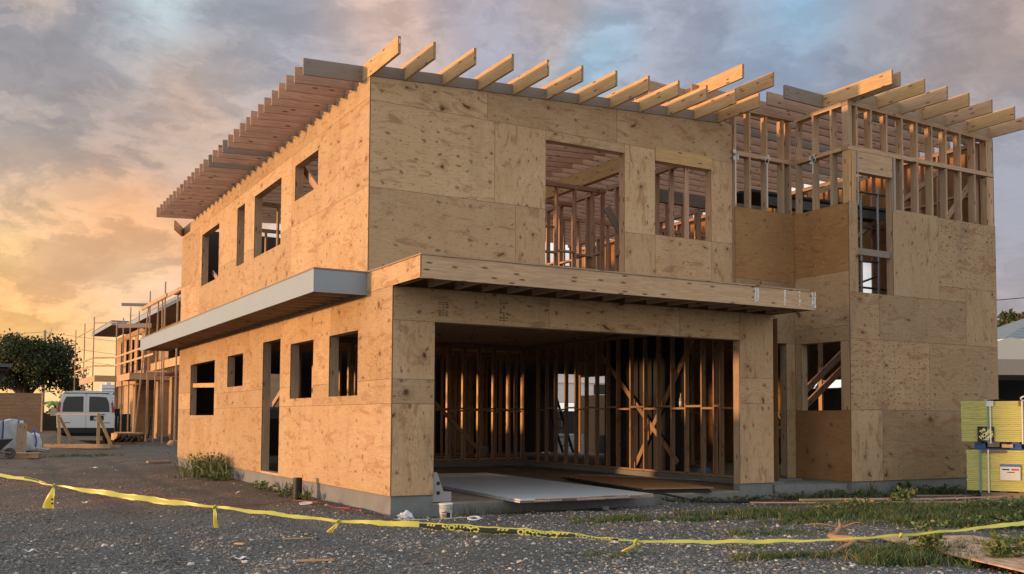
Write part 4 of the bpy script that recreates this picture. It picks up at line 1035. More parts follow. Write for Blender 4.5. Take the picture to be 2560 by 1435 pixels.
while k * st < cum[-1]:
    P, wv, nn, hw = tparam(k * st)
    row = [P - wv * hw, P - wv * hw * .35 + nn * hw * .16, P + wv * hw * .4 - nn * hw * .12, P + wv * hw]
    if prev:
        for j in range(3): b.quad([prev[j], row[j], row[j + 1], prev[j + 1]])
    prev = row; k += 1
b.build('ribbon', YEL, tape, smooth=True)
def tape_pt(s_, t, off):
    P, wv, nn, hw = tparam(s_)
    j = wv * hw * t; bend = (-nn * hw * .12 * (t / .4 if t > 0 and t < .4 else (1 - (t - .4) / .6 if t >= .4 else 0)) + (nn * hw * .16 * min(-t / .35, (1 + t) / .65) if t < 0 else Vector()))
    return P + j + bend + nn * off
def text_mesh(txt, size, bold=0.0, sx=1.0):
    cu = bpy.data.curves.new('t', 'FONT'); cu.body = txt; cu.size = size; cu.offset = bold; cu.align_x = 'CENTER'; cu.align_y = 'CENTER'; cu.resolution_u = 3
    o = bpy.data.objects.new('t', cu); COL.objects.link(o)
    dg = bpy.context.evaluated_depsgraph_get(); me = bpy.data.meshes.new_from_object(o.evaluated_get(dg))
    bpy.data.objects.remove(o); bpy.data.curves.remove(cu)
    V = [Vector((v.co.x * sx, v.co.y, 0)) for v in me.vertices]; Fc = [tuple(p.vertices) for p in me.polygons]
    bpy.data.meshes.remove(me); return V, Fc
def tape_text(txt, sc, length, t0=-1.3, t1=.62):
    """lettering printed upside down as seen from the viewer's side, black ground with yellow letters"""
    V, Fc = text_mesh(txt, 1.0, .05)
    xs = [v.x for v in V]; ys = [v.y for v in V]; cx = (min(xs) + max(xs)) / 2; wx = max(xs) - min(xs); cy = (min(ys) + max(ys)) / 2; wy = max(ys) - min(ys)
    b = MB(); n = 16
    for i in range(n):
        s0 = sc - length * .62 - .045 + (length * 1.24 + .09) * i / n; s1 = sc - length * .62 - .045 + (length * 1.24 + .09) * (i + 1) / n
        for (ta, tb) in ((-.96, -.35), (-.35, 0), (0, .4), (.4, .62)):
            b.quad([tape_pt(s0, ta, .0012), tape_pt(s1, ta, .0012), tape_pt(s1, tb, .0012), tape_pt(s0, tb, .0012)])
    b.build('printed_band', TBLK, tape)
    b = MB()
    for f in Fc:
        P = []
        for i in f:
            u = -(V[i].x - cx) / wx; v = -(V[i].y - cy) / wy      # turned by 180 degrees
            t = max(-.93, min(.60, -.18 + v * 1.9))
            P.append(tape_pt(sc + u * length, t, .0024))
        b.quad(P)
    b.build('lettering', YEL, tape)

def s_at(i): return cum[int(i)] + (i - int(i)) * (cum[int(i) + 1] - cum[int(i)])
tape_text('///', s_at(10.52), .10); tape_text('CAUTION', s_at(11.02), .34); tape_text('///', s_at(11.52), .12)
tape_text('CUIDADO', s_at(11.95), .36); tape_text('///', s_at(12.32), .12); tape_text('CAUTION', s_at(12.85), .34); tape_text('///', s_at(13.25), .11)
for (q0, q1) in ((2.75, 3.3), (3.45, 3.8)):
    b = MB(); sa_, sb_ = s_at(q0), s_at(q1)
    for i in range(6):
        s0, s1 = sa_ + (sb_ - sa_) * i / 6, sa_ + (sb_ - sa_) * (i + 1) / 6
        b.quad([tape_pt(s0, .1, .0012), tape_pt(s1, .1, .0012), tape_pt(s1, .8, .0012), tape_pt(s0, .8, .0012)])
    b.build('printed_mark', TBLK, tape)
def knot(i, tails):
    P, wv, nn, hw = tparam(s_at(i)); b = MB()
    T = (tparam(s_at(i) + .03)[0] - P).normalized()
    b.tube([P + wv * .016 + T * .014, P + nn * .018, P - wv * .018 - T * .008, P - nn * .006, P + wv * .02 + T * .004], [.007, .012, .012, .010, .006], 8)
    b.build('knot', YEL, tape, smooth=True)
    for (dx, dz, L_, w0, w1) in tails:
        b = MB(); prev = None
        for j in range(9):
            t = j / 8; c = P - Vector((0, 0, .012)) + T * (dx * t + .012 * sin(t * 5)) + Vector((0, 0, -dz * t)) + nn * (.02 * sin(t * 4))
            w_ = w0 + (w1 - w0) * t ** .8
            row = [c - T * w_ , c - T * w_ * .3 + nn * (.012 * t + .004), c + T * w_ * .35 - nn * (.012 * t), c + T * w_]
            if prev:
                for q in range(3): b.quad([prev[q], prev[q + 1], row[q + 1], row[q]])
            prev = row
        b.build('tail', YEL, tape, smooth=True)
knot(4.0, [(-.06, .23, 1, .008, .070)]); knot(7.05, [(.03, .19, 1, .012, .026)]); knot(9.0, [(-.08, .10, 1, .012, .032)]); knot(14.1, [(-.09, .09, 1, .008, .026), (.055, .040, 1, .008, .020)]); knot(18.0, [(.02, .012, 1, .01, .012)])
b = MB()
P, wv, nn, hw = tparam(s_at(4.0))
for (sx_, zz_) in ((.012, .13), (.018, .175)): b.quad([P + Vector((sx_ * .3 - .002, 0, -zz_)) + nn * .032, P + Vector((sx_ * .3 + .018, 0, -zz_ - .003)) + nn * .032, P + Vector((sx_ * .3 + .016, 0, -zz_ - .02)) + nn * .032, P + Vector((sx_ * .3 - .002, 0, -zz_ - .018)) + nn * .032])
b.build('printed_mark', TBLK, tape)
for (x, y, l) in ((-5.62, .99, 'wooden stake holding the left end of the yellow tape'), (4.93, -6.97, 'wooden stake holding the right end of the yellow tape')):
    b = MB(); z = float(GZ(x, y)); b.beam((x, y, z - .1), (x, y, z + .95), .04, .04, up=(0, 1, 0)); tag(b.build('stake', LUM), l, 'stake')

# ================================================================== items in and before the garage
bd = root('white_board_stack', 'stack of long white primed boards lying on the garage slab', 'boards')
A0 = Vector((1.70, -.60, 0)); A1 = Vector((3.98, -.40, 0)); B0 = Vector((1.35, 4.0, 0))
dirb = Vector((.075, .997, 0)).normalized(); wdir = Vector((dirb.y, -dirb.x, 0))
nb = 10; bw = .228
for lay in range(2):
    for i in range(nb):
        p = Vector((1.67, -.52, 0)) + wdir * (bw * (i + .5)) + dirb * (random.uniform(-.05, .05) + .012 * lay + .02 * i)
        z = -.095 + lay * .026 + random.uniform(0, .002)
        b = MB(); b.beam((p.x, p.y, z), (p.x + dirb.x * 6.1, p.y + dirb.y * 6.1, z), bw - .004, .021)
        o = b.build('board', WHITE_P, bd)
        if lay < 2:
            b = MB(); b.beam((p.x - dirb.x * .004, p.y - dirb.y * .004, z), (p.x + dirb.x * .0, p.y + dirb.y * .0, z), bw - .008, .017); b.build('cut_end', LUMP if random.random() < .75 else WHITE_P, o)
ps = root('panel_stack', 'stack of brown faced black edged panels lying in the garage', 'panels')
for i, (dx, dy, a) in enumerate(((0, 0, .0), (.03, .05, .01), (-.02, .08, -.015), (.05, .02, .0))):
    b = MB(); z = -.105 + i * .02; c = Vector((5.2 + dx, 1.60 + dy, z)); d = Vector((sin(.22 + a), cos(.22 + a), 0)); w_ = Vector((d.y, -d.x, 0))
    b.beam(c - d * 1.55, c + d * 1.85, 1.22, .018); b.build('panel', PLY_B if i == 3 else BLACK, ps)
b = MB(); b.beam((5.35, 3.6, -.02), (6.45, 1.4, -.02), .03, .012); tag(b.build('metal_strip', LUMG), 'thin shiny strip lying across the brown panel stack', 'strip')
# bent steel bracket at the garage corner
br = root('steel_bracket', 'flat grey steel bracket with round holes at the left garage jamb', 'bracket')
b = MB(); zb = -.10
prof = [(.63, zb), (.92, zb), (.92, zb + .13), (.80, zb + .14), (.70, zb + .40), (.63, zb + .40)]
y0, y1 = .05, .062
b.quad([(x, y0, z) for x, z in prof]); b.quad([(x, y1, z) for x, z in prof[::-1]])
for i in range(6):
    (xa, za), (xb, zb_) = prof[i], prof[(i + 1) % 6]; b.quad([(xa, y1, za), (xb, y1, zb_), (xb, y0, zb_), (xa, y0, za)])
b.build('plate', plain('dull_steel', (.32, .32, .33), .55, .3), br)
for z in (0.02, .15):
    b = MB(); b.lathe([(0, -.002), (.026, -.002), (.026, .001)], (.72, .047, z), 16, 'y'); b.build('hole', BLACK, br)
# paint bucket
bk = root('paint_bucket', 'white plastic paint bucket with a picture label before the slab', 'bucket', (.64, -.36, float(GZ(.64, -.36)) + .01)); bk.scale = (.72, .72, .72)
b = MB(); b.lathe([(0, .0), (.105, .0), (.112, .02), (.125, .245), (.132, .25), (.132, .272), (.122, .272), (.118, .25), (.108, .03), (0, .02)], (0, 0, 0), 28); b.build('body', plain('bucket_plastic', (.62, .66, .70), .35, spec=.5, var=.04), bk, smooth=True)
def arc_patch(r, a0, a1, z0, z1, n=8):
    b = MB()
    for i in range(n):
        t0 = a0 + (a1 - a0) * i / n; t1 = a0 + (a1 - a0) * (i + 1) / n
        rr = lambda z: .1125 + z * .055 + r
        b.quad([(rr(z0) * cos(t0), rr(z0) * sin(t0), z0), (rr(z0) * cos(t1), rr(z0) * sin(t1), z0), (rr(z1) * cos(t1), rr(z1) * sin(t1), z1), (rr(z1) * cos(t0), rr(z1) * sin(t0), z1)])
    return b
base = -1.98
for (a0, a1, z0, z1, c) in ((-.75, .15, .02, .085, (.22, .15, .10)), (-.75, -.05, .10, .125, (.16, .10, .12)), (.10, .38, .02, .12, (.02, .03, .05)), (.38, .72, .02, .11, (.02, .025, .06)), (.25, .60, .125, .175, (.42, .38, .22)), (.78, .92, .16, .20, (.02, .03, .05)), (-.1, .05, .10, .15, (.05, .07, .10))):
    arc_patch(.0012, base + a0, base + a1, z0, z1).build('label_print', plain('print_%d' % int(c[0] * 1000 + c[2] * 99), c, .5), bk)
b = MB(); ra = [(.128 * cos(t), .128 * sin(t), .235 - .07 * sin(t - base - 1.57 + 1.57) * 0 - .055 * math.cos(t - base)) for t in np.linspace(base - 1.5, base + 1.5, 14)]; b.tube(ra, .0022, 5); b.build('handle', STEEL, bk)
# bag, disc, ring
def blob(name, loc, s, m, label, cat, seed=0, n=2):
    import bmesh
    bm = bmesh.new(); bmesh.ops.create_icosphere(bm, subdivisions=3, radius=1); r_ = np.random.default_rng(seed)
    ph = r_.random(12) * 6
    for v in bm.verts:
        c = v.co.copy(); k = 1 + .16 * sin(5 * c.x + ph[0]) * sin(4 * c.y + ph[1]) + .12 * sin(9 * c.z + ph[2] + 6 * c.x) + .08 * sin(15 * c.y + ph[3] + 7 * c.z) + .06 * sin(21 * c.x + 17 * c.z)
        v.co = Vector((c.x * s[0] * k, c.y * s[1] * k, max(c.z, -.55) * s[2] * k))
    me = bpy.data.meshes.new(name); bm.to_mesh(me); bm.free(); me.materials.append(m)
    o = bpy.data.objects.new(name, me); COL.objects.link(o); o.location = (loc[0], loc[1], (float(GZ(loc[0], loc[1])) if len(loc) == 2 else loc[2]) + s[2] * .5); tag(o, label, cat)
    return o
blob('plastic_bag', (.14, -.20), (.10, .075, .075), plain('bag_film', (.60, .62, .66), .35, spec=.5), 'crumpled white plastic bag at the near foundation corner', 'bag', 3)
b = MB(); b.lathe([(0, .012), (.10, .012), (.12, .02), (.125, .012), (.11, .0), (0, 0)], (0, 0, 0), 24); o = b.build('lid', WHITE_P, None, True, (-.49, 2.0, float(GZ(-.49, 2.0)) + .012), (.10, -.08, 0)); o.scale = (.8, .8, .8); tag(o, 'round white bucket lid lying near the black pipe stub', 'lid')
b = MB(); b.lathe([(.075, 0), (.118, 0), (.122, .012), (.112, .02), (.080, .02), (.072, .010), (.075, 0)], (0, 0, 0), 28); o = b.build('plastic_ring', WHITE_P, None, True, (.77, -.92, float(GZ(.77, -.92)) + .02), (.16, -.12, 0)); o.scale = (.74, .74, .74); tag(o, 'white plastic ring lying on the gravel before the slab', 'ring')
# black pipe stub
b = MB(); b.tube([(0, 0, -.1), (0, 0, .02), (.0, 0, .30), (0, 0, .34)], [.075, .072, .072, .070], 20); b.tube([(0, 0, .02), (0, 0, .03), (0, 0, .07), (0, 0, .08)], [.073, .08, .08, .073], 20, caps=False)
o = b.build('pipe_stub', BLACK, None, False, (-.30, 3.02, float(GZ(-.3, 3.0)))); tag(o, 'short black plastic pipe stub standing beside the side foundation', 'pipe')
# garden hose, cords
def cable(name, pts, r, m, label, cat, n=6, lift=0.0):
    P = [Vector((p[0], p[1], p[2] if len(p) > 2 else float(GZ(p[0], p[1])) + r + lift)) for p in pts]; Q = []
    for i in range(len(P) - 1):
        p = [P[max(i - 1, 0)], P[i], P[i + 1], P[min(i + 2, len(P) - 1)]]
        for t in np.linspace(0, 1, 7)[:-1]: Q.append(.5 * ((2 * p[1]) + (p[2] - p[0]) * t + (2 * p[0] - 5 * p[1] + 4 * p[2] - p[3]) * t ** 2 + (3 * p[1] - p[0] - 3 * p[2] + p[3]) * t ** 3))
    Q.append(P[-1]); b = MB(); b.tube(Q, r, n); return tag(b.build(name, m, None, True), label, cat)
cable('hose', [(3.7, 1.2, -.085), (4.0, .3, -.085), (4.35, -.0, -.09), (4.62, -.16, -.14), (4.85, -.45), (5.25, -.62), (5.45, -.95), (5.7, -1.35), (6.05, -1.5), (6.5, -1.6)], .016, BLACK, 'black hose running over the slab edge onto the gravel', 'hose', lift=.01)
REDC = plain('red_cord', (.42, .07, .05), .6)
cable('cord', [(-3.2, 4.2), (-2.5, 3.9), (-1.9, 3.6), (-1.85, 2.4), (-1.6, 2.2), (-1.0, 2.5), (-.55, 2.75), (-.32, 2.55), (-.22, 1.95), (-.30, 1.4), (-.18, 1.0), (-.35, .85), (-.15, .75), (-.22, .3), (0.02, -.0 - .1)], .006, REDC, 'thin red cord winding along the side foundation', 'cord')
cable('cord', [(0.0, -.12), (.06, -.30), (.14, -.50), (.30, -.52), (.52, -.42), (.75, -.5), (1.0, -.55)], .007, plain('cream_cord', (.55, .50, .36), .6), 'cream cord lying before the near foundation corner', 'cord')
cable('string', [(-4.6, 5.2, .02), (-3.5, 4.5, -.05), (-2.3, 3.75, -.14), (-2.2, 3.6, -.235)], .003, REDC, 'slack red mason string across the dirt', 'string')

# scrap lumber, laths and litter
def scrap(name, p0, p1, w_, h_, m, label, cat='wood scrap', lift=0.0):
    b = MB(); z0 = float(GZ(*p0)) + h_ / 2 + .012 + lift; z1 = float(GZ(*p1)) + h_ / 2 + .012 + lift
    a = Vector((p0[0], p0[1], z0)); c = Vector((p1[0], p1[1], z1)); mid = (a + c) / 2
    b.beam(a - mid, c - mid, w_, h_); o = b.build(name, m, None, loc=mid); return tag(o, label, cat)
scrap('lath', (5.10, -1.28), (7.0, -2.25), .035, .018, LUMP, 'long curved lath left end near the hose', lift=.03)
scrap('lath', (5.75, -1.62), (7.35, -2.05), .05, .022, LUM, 'long pale lath behind the grass, nearest the porch', lift=.06)
scrap('lath', (7.0, -2.15), (8.9, -2.75), .04, .02, LUMP, 'reddish lath half hidden in the grass toward the pallets', lift=.07)
scrap('lath', (6.3, -2.75), (7.9, -3.55), .03, .018, LUM, 'thin pale lath lying inside the grass patch', lift=.08)
scrap('wood_block', (6.10, -2.15), (6.42, -2.36), .09, .038, LUM, 'short sawn wood block lying between laths', lift=.06)
scrap('wood_block', (5.55, -2.1), (5.95, -2.35), .05, .02, LUM, 'small pale stick left of the sawn wood block')
scrap('wood_strip', (6.15, -2.5), (6.55, -2.7), .03, .015, LUM, 'thin strip lying just before the sawn wood block')
scrap('wood_stick', (-2.36, -3.56), (-2.05, -3.66), .028, .014, LUMY, 'short pale wood stick on the gravel at lower left')
scrap('wood_stick', (-2.0, -1.95), (-1.66, -1.90), .018, .010, LUMY, 'thin wood sliver behind the tape at left centre')
scrap('wood_chip', (-2.55, -2.18), (-2.48, -2.26), .05, .012, LUMY, 'tiny square wood chip beside the second hanging tape end')
scrap('board_piece', (8.8, -1.2), (9.9, -1.75), .14, .012, LUMG, 'thin grey board under the corner of the yellow bundles', lift=.04)
def paper(loc, sx, sy, label, rot=0, m=WHITE_P):
    b = MB(); n = 5; z = float(GZ(*loc)) + .022
    for i in range(n):
        for j in range(2):
            f = lambda i_, j_: (sx * (i_ / n - .5) * (1 - .25 * (j_ % 2)), sy * (j_ / 2 - .5) * (1 - .35 * abs(i_ / n - .4)), .014 * sin(i_ * 1.7 + j_))
            b.quad([f(i, j), f(i + 1, j), f(i + 1, j + 1), f(i, j + 1)]); 
            b.quad([tuple(np.array(f(i, j + 1)) - (0, 0, .003)), tuple(np.array(f(i + 1, j + 1)) - (0, 0, .003)), tuple(np.array(f(i + 1, j)) - (0, 0, .003)), tuple(np.array(f(i, j)) - (0, 0, .003))])
    return tag(b.build('paper_scrap', m, None, loc=(loc[0], loc[1], z), rot=(0, 0, rot)), label, 'litter')
paper((-2.72, -3.02), .17, .07, 'crumpled white paper scrap on the gravel at lower left', -.5)
paper((-2.74, -3.28), .06, .04, 'small white paper bit just before the crumpled scrap', .2)
paper((-4.37, -1.80), .13, .07, 'white paper scrap at the far left of the gravel', -.3)
paper((.95, -3.72), .09, .07, 'white torn scrap below the printed part of the tape', .4)
paper((-2.05, 13.5), .25, .12, 'white litter on the dirt before the wooden barricade', .4)
paper((-3.3, 3.6), .10, .06, 'pale litter on the dirt behind the left tape', .1)
b = MB(); b.box((-.04, -.03, 0), (.04, .03, .05)); tag(b.build('concrete_chunk', CONC, None, loc=(3.15, -.42, float(GZ(3.15, -.42)) + .02), rot=(0, .1, .5), bevel=.006), 'pale concrete chunk leaning near the slab edge', 'rubble')
# branch of driftwood
BARK = lumber_mat('bare_branch', (.48, .27, .14), (.42, .23, .12), (.40, .25, .15))
b = MB(); zg_ = lambda x, y, h: (x, y, float(GZ(x, y)) + h)
b.tube([zg_(2.22, -5.47, .02), zg_(2.45, -5.36, .035), zg_(2.72, -5.22, .04), zg_(2.92, -5.10, .05), zg_(3.02, -4.98, .05), zg_(2.98, -4.82, .045), zg_(3.05, -4.66, .05), zg_(3.22, -4.58, .07), zg_(3.36, -4.52, .12), zg_(3.42, -4.45, .20)], [.016, .022, .022, .028, .036, .034, .028, .024, .018, .006], 8)
b.tube([zg_(3.02, -4.98, .05), zg_(3.10, -5.08, .03), zg_(3.16, -5.12, .02)], [.022, .018, .008], 7)
b.tube([zg_(3.36, -4.52, .12), zg_(3.20, -4.40, .16), zg_(3.05, -4.30, .15)], [.010, .006, .003], 6); b.tube([zg_(3.36, -4.52, .12), zg_(3.5, -4.62, .17), zg_(3.55, -4.70, .15)], [.009, .005, .003], 6)
tag(b.build('branch', BARK, None, True), 'bare reddish crooked branch lying under the tape', 'branch')


def osb_mat():
    m, b, bs = mat('strand_board')
    g = b.node('ShaderNodeTexCoord').outputs['Object']
    v = b.voro(b.vmath('MULTIPLY', g, (9, 28, 1)), 1.0); v2 = b.voro(b.vmath('MULTIPLY', b.vmath('ADD', g, (.3, .7, 0)), (26, 10, 1)), 1.0)
    r = b.sep(v.outputs['Color'])[0]; r2 = b.sep(v2.outputs['Color'])[1]
    c = b.mix(r, (.40, .24, .15, 1), (.60, .42, .29, 1)); c = b.mix(b.ss(r2, .5, .55, 0, .6), c, b.mix(r, (.34, .20, .13, 1), (.55, .38, .26, 1)))
    n = b.noise(b.vmath('MULTIPLY', g, (3, 14, 1)), 1.6, 5, .7)
    c = b.mix(b.ss(n, .56, .64, 0, .8), c, (.05, .035, .03, 1))
    b.put(bs.inputs['Base Color'], c); bs.inputs['Roughness'].default_value = .8; bump(b, bs, r, .5, .004)
    return m
b = MB(); c0 = Vector((4.05, -5.05)); b.box((0, 0, 0), (2.44, 1.12, .012))
o = b.build('strand_board', osb_mat(), None, loc=(3.32, -5.02, float(GZ(3.7, -5.1)) + .045), rot=(0.0, .004, -1.918)); tag(o, 'weathered strand board sheet lying in weeds at lower right', 'board')

# bottle on the blocking, small things on the slab
b = MB(); b.lathe([(0, 0), (.030, 0), (.032, .01), (.032, .14), (.026, .17), (.013, .21), (.012, .255), (.014, .256), (.014, .27), (0, .27)], (0, 0, 0), 16)
GL, gb, gs = mat('clear_glass'); gs.inputs['Base Color'].default_value = (.62, .70, .68, 1); gs.inputs['Roughness'].default_value = .08; gs.inputs['Transmission Weight'].default_value = .55; gs.inputs['Specular IOR Level'].default_value = .6
o = b.build('glass_bottle', GL, None, True, (7.11, 2.74, 1.275)); tag(o, 'clear glass bottle standing on the garage wall blocking', 'bottle')
b = MB(); b.lathe([(.0335, .04), (.0335, .11)], (0, 0, 0), 16); b.build('label', WHITE_P, o)
BLU = plain('blue_plastic', (.05, .16, .38), .4, spec=.5)
blob('blue_wrapper', (7.55, 2.60, 0), (.14, .10, .09), BLU, 'crumpled blue wrapper beside the garage wall studs', 'wrapper', 5)
blob('blue_wrapper', (7.48, 3.05, 0), (.08, .07, .09), BLU, 'smaller blue plastic piece left of the crumpled wrapper', 'wrapper', 6)
b = MB(); b.lathe([(0, 0), (.12, 0), (.13, .30), (.135, .31), (.12, .31), (0, .29)], (0, 0, 0), 18); tag(b.build('pail', plain('grey_pail', (.35, .37, .38), .5), None, True, (7.0, 10.6, 0)), 'grey pail standing on the floor behind the stud wall', 'pail')

# steel scaffold inside the bay, behind the tall window
sc = root('steel_scaffold', 'dark steel tube scaffold with planked deck inside the bay', 'scaffold', (10.6, 1.9, 0))
def pipe(a, c, r=.021, m=DSTEEL, nm='tube'):
    b = MB(); b.tube([Vector(a) - Vector(sc.location), Vector(c) - Vector(sc.location)], r, 8); return b.build(nm, m, sc, True)
for (x, y, z0, z1, m) in ((10.37, 1.2, .0, 5.48, STEEL), (10.85, 1.2, 0, 5.66, STEEL), (10.47, 1.5, 0, 4.94, DSTEEL), (11.6, 2.6, 0, 5.2, DSTEEL), (8.9, 2.6, 0, 5.2, DSTEEL), (10.37, 2.6, 0, 5.3, DSTEEL), (11.75, 1.2, 3.2, 5.1, STEEL)):
    pipe((x, y, z0), (x, y, z1), .024, m)
for (a, c) in (((9.6, 1.2, 5.53), (11.9, 1.2, 5.53)), ((10.47, 1.5, 4.91), (11.9, 1.5, 4.93)), ((10.2, 1.2, 4.15), (10.85, 1.2, 4.17)), ((10.47, 1.5, 3.70), (11.6, 1.5, 3.70)), ((10.37, 1.2, 4.95), (10.37, 2.6, 4.95)), ((10.85, 1.2, 4.35), (10.37, 2.6, 4.35)), ((10.85, 1.2, 3.9), (11.6, 2.6, 3.9))):
    pipe(a, c, .022, DSTEEL, 'ledger')
for i in range(4):
    b = MB(); b.beam(Vector((7.6, 1.45 + i * .26, 5.26 + .015 * i)) - sc.location, Vector((12.0, 1.45 + i * .26, 5.30)) - sc.location, .24, .045); b.build('deck_plank', plain('dark_plank', (.05, .055, .06), .7, var=.3), sc)
b = MB(); b.beam(Vector((8.0, 1.36, 5.12)) - sc.location, Vector((12.0, 1.36, 5.16)) - sc.location, .04, .16); b.build('deck_beam', DSTEEL, sc)

# ================================================================== bundles of yellow panels, right
YB, yb, ys = mat('yellow_wrap')
gq = yb.attr('pa')['Vector']; ua, va, ra_ = yb.sep(gq)
go = yb.node('ShaderNodeTexCoord').outputs['Object']
nz = yb.noise(yb.vmath('MULTIPLY', go, (1.2, 1.2, 8)), 1.5, 4, .6)
yb.put(ys.inputs['Base Color'], yb.mix(nz, (.38, .37, .09, 1), (.54, .53, .19, 1))); ys.inputs['Roughness'].default_value = .38; ys.inputs['Specular IOR Level'].default_value = .5
bump(yb, ys, yb.noise(yb.vmath('MULTIPLY', go, (2, 2, 9)), 3, 4, .6), .6, .02)
def bundle(name, loc, rz, nlay, th, label, nz0):
    r = root(name, label, 'panel bundle', loc, rz, 'yellow wrapped panel bundles')
    b = MB(); rr_ = np.random.default_rng(nz0)
    for i in range(nlay):
        e = rr_.normal(0, .0035, 4); z = i * th
        b.box((e[0], e[1] * .7, z + .0012), (2.44 + e[2], 1.22 + e[3] * .7, z + th - .0012 + rr_.normal(0, .0006)), mi=0)
    b.build('panels', [YB], r)
    return r
PLOC = Vector((9.40, -1.70, 0)); PRZ = -1.0
def plc(u, v, z):
    return (PLOC.x + u * cos(PRZ) - v * sin(PRZ), PLOC.y + u * sin(PRZ) + v * cos(PRZ), z)
B1 = bundle('panel_bundle', plc(.02, 0, -.085), PRZ, 21, .0313, 'lower yellow wrapped panel bundle with a white paper label', 1)
B2 = bundle('panel_bundle', plc(-.05, 0, .705), PRZ, 21, .0313, 'upper yellow wrapped panel bundle with black square prints', 2)
def front_box(par, u0, u1, z0, z1, m, nm, d=.004, y=-.012):
    b = MB(); b.box((u0, y - d, z0), (u1, y, z1)); return b.build(nm, m, par)
TEAL = plain('teal_strap', (.10, .28, .26), .5); WST = plain('white_strap', (.58, .60, .56), .5); CARD = plain('cardboard', (.16, .10, .08), .8)
for par, us in ((B2, ((.385, TEAL), (.42, WST), (.88, WST), (1.6, WST))), (B1, ((.19, TEAL), (.31, WST), (.86, WST), (1.6, WST)))):
    for u, m in us:
        front_box(par, u, u + .022, -.03, .66, m, 'strap', .003, -.022); front_box(par, u, u + .022, .6575, .662, m, 'strap', 1.22, 1.21)
o = front_box(B2, .36 - .12, .36 + .12, .0, .245, BLACK, 'logo_print', .004, -.020)
o2 = front_box(B2, .92, 1.16, -.02, .225, BLACK, 'logo_print', .004, -.020)
CREAM = plain('print_yellow', (.72, .70, .35), .5)
def logo(par, cu, cz, h):
    b = MB(); rot = radians(38)
    for txt, off, sz, sx in (('THE', .072, .056, .9), ('HOME', .0, .088, .85), ('DEPOT', -.072, .062, .95)):
        V, Fc = text_mesh(txt, sz * h / .245, .003, sx)
        for f in Fc:
            P = []
            for i in f:
                x, y = V[i].x, V[i].y + off * h / .245
                X_, Y_ = x * cos(rot) - y * sin(rot), x * sin(rot) + y * cos(rot)
                X_ = max(-.115, min(.115, X_)); Y_ = max(-.118, min(.118, Y_ - .02))
                P.append((cu + X_, -.0265, cz + Y_))
            b.quad(P)
    b.build('lettering', CREAM, par)
logo(o, .36, .140, .245); logo(o2, 1.04, .120, .245)
front_box(B2, .37, .48, .57, .66, plain('pale_label', (.45, .55, .60), .5, var=.2, scale=40), 'tag', .003, -.0265); front_box(B2, .84, .98, .58, .66, CARD, 'corner_guard', .004, -.0175)
front_box(B1, .22, .58, .61, .655, CARD, 'corner_guard', .004, -.0175)
lb = front_box(B1, .49, .78, .18, .435, plain('label_paper', (.52, .54, .56), .5, var=.06), 'paper_label', .003, -.026)
front_box(lb, .49, .78, .395, .435, plain('label_blue', (.06, .14, .38), .5), 'label_stripe', .002, -.0295); front_box(lb, .65, .76, .335, .365, plain('label_red', (.45, .08, .08), .5), 'label_mark', .002, -.0295); front_box(lb, .52, .62, .34, .36, BLACK, 'label_mark', .002, -.0295)
front_box(lb, .59, .70, .30, .312, BLACK, 'label_mark', .002, -.0295)
cv = MB()
for i in range(12):
    for j in range(5):
        f = lambda a, c: (.35 + a * .18, c * .25, .668 + .012 * sin(a * 1.3 + c) + .010 * sin(c * 2.1 + a * 2.3))
        cv.quad([f(i, j), f(i + 1, j), f(i + 1, j + 1), f(i, j + 1)])
cv.build('plastic_cover', plain('white_film', (.66, .66, .68), .3, spec=.5), B2, smooth=True)
b = MB(); b.tube([(1.05 + .18 * math.cos(t), .1 + .05 * sin(2 * t), .70 + .05 * sin(t)) for t in np.linspace(0, 2 * pi, 20)], .010, 7); b.tube([(1.1 + .22 * math.cos(t), .15, .70 + .055 * abs(sin(t))) for t in np.linspace(0, pi, 12)], .010, 7)
b.build('plastic_ties', WHITE_P, B2, smooth=True)
def pallet(loc, rz, m, label, Lx=2.3, Ly=1.1, h=.12):
    r = root('pallet', label, 'pallet', loc, rz)
    for (y) in (.02, .5, .98):
        if m is LUMG:
            b = MB(); b.box((0, y, .02), (Lx, y + .09, h - .02)); b.build('bearer', m, r)
        else:
            for x in (0, .52, 1.04, 1.56, 2.1):
                b = MB(); b.box((x, y, .018), (x + .16, y + .10, h - .018)); b.build('block', m, r)
    for i in range(9):
        b = MB(); x = i * (Lx - .1) / 8; b.box((x, 0, h - .018), (x + .1, Ly, h)); b.build('slat', m, r)
    for y in (.02, .5, .98):
        b = MB(); b.box((0, y, 0), (Lx, y + .10, .018)); b.build('runner', m, r)
    return r
BLUEW = lumber_mat('blue_painted_wood', (.03, .10, .32), (.025, .08, .27), (.04, .13, .36))
r = pallet(plc(.14, .0, .578), PRZ, BLUEW, 'blue painted pallet between the two yellow bundles')
b = MB(); b.box((.40, -.015, .035), (.56, -.001, .095)); b.build('blank_tag', LUM, r)
pallet(plc(.22, .05, -.26), PRZ, LUMG, 'weathered pallet under the lowest yellow bundle', h=.17)

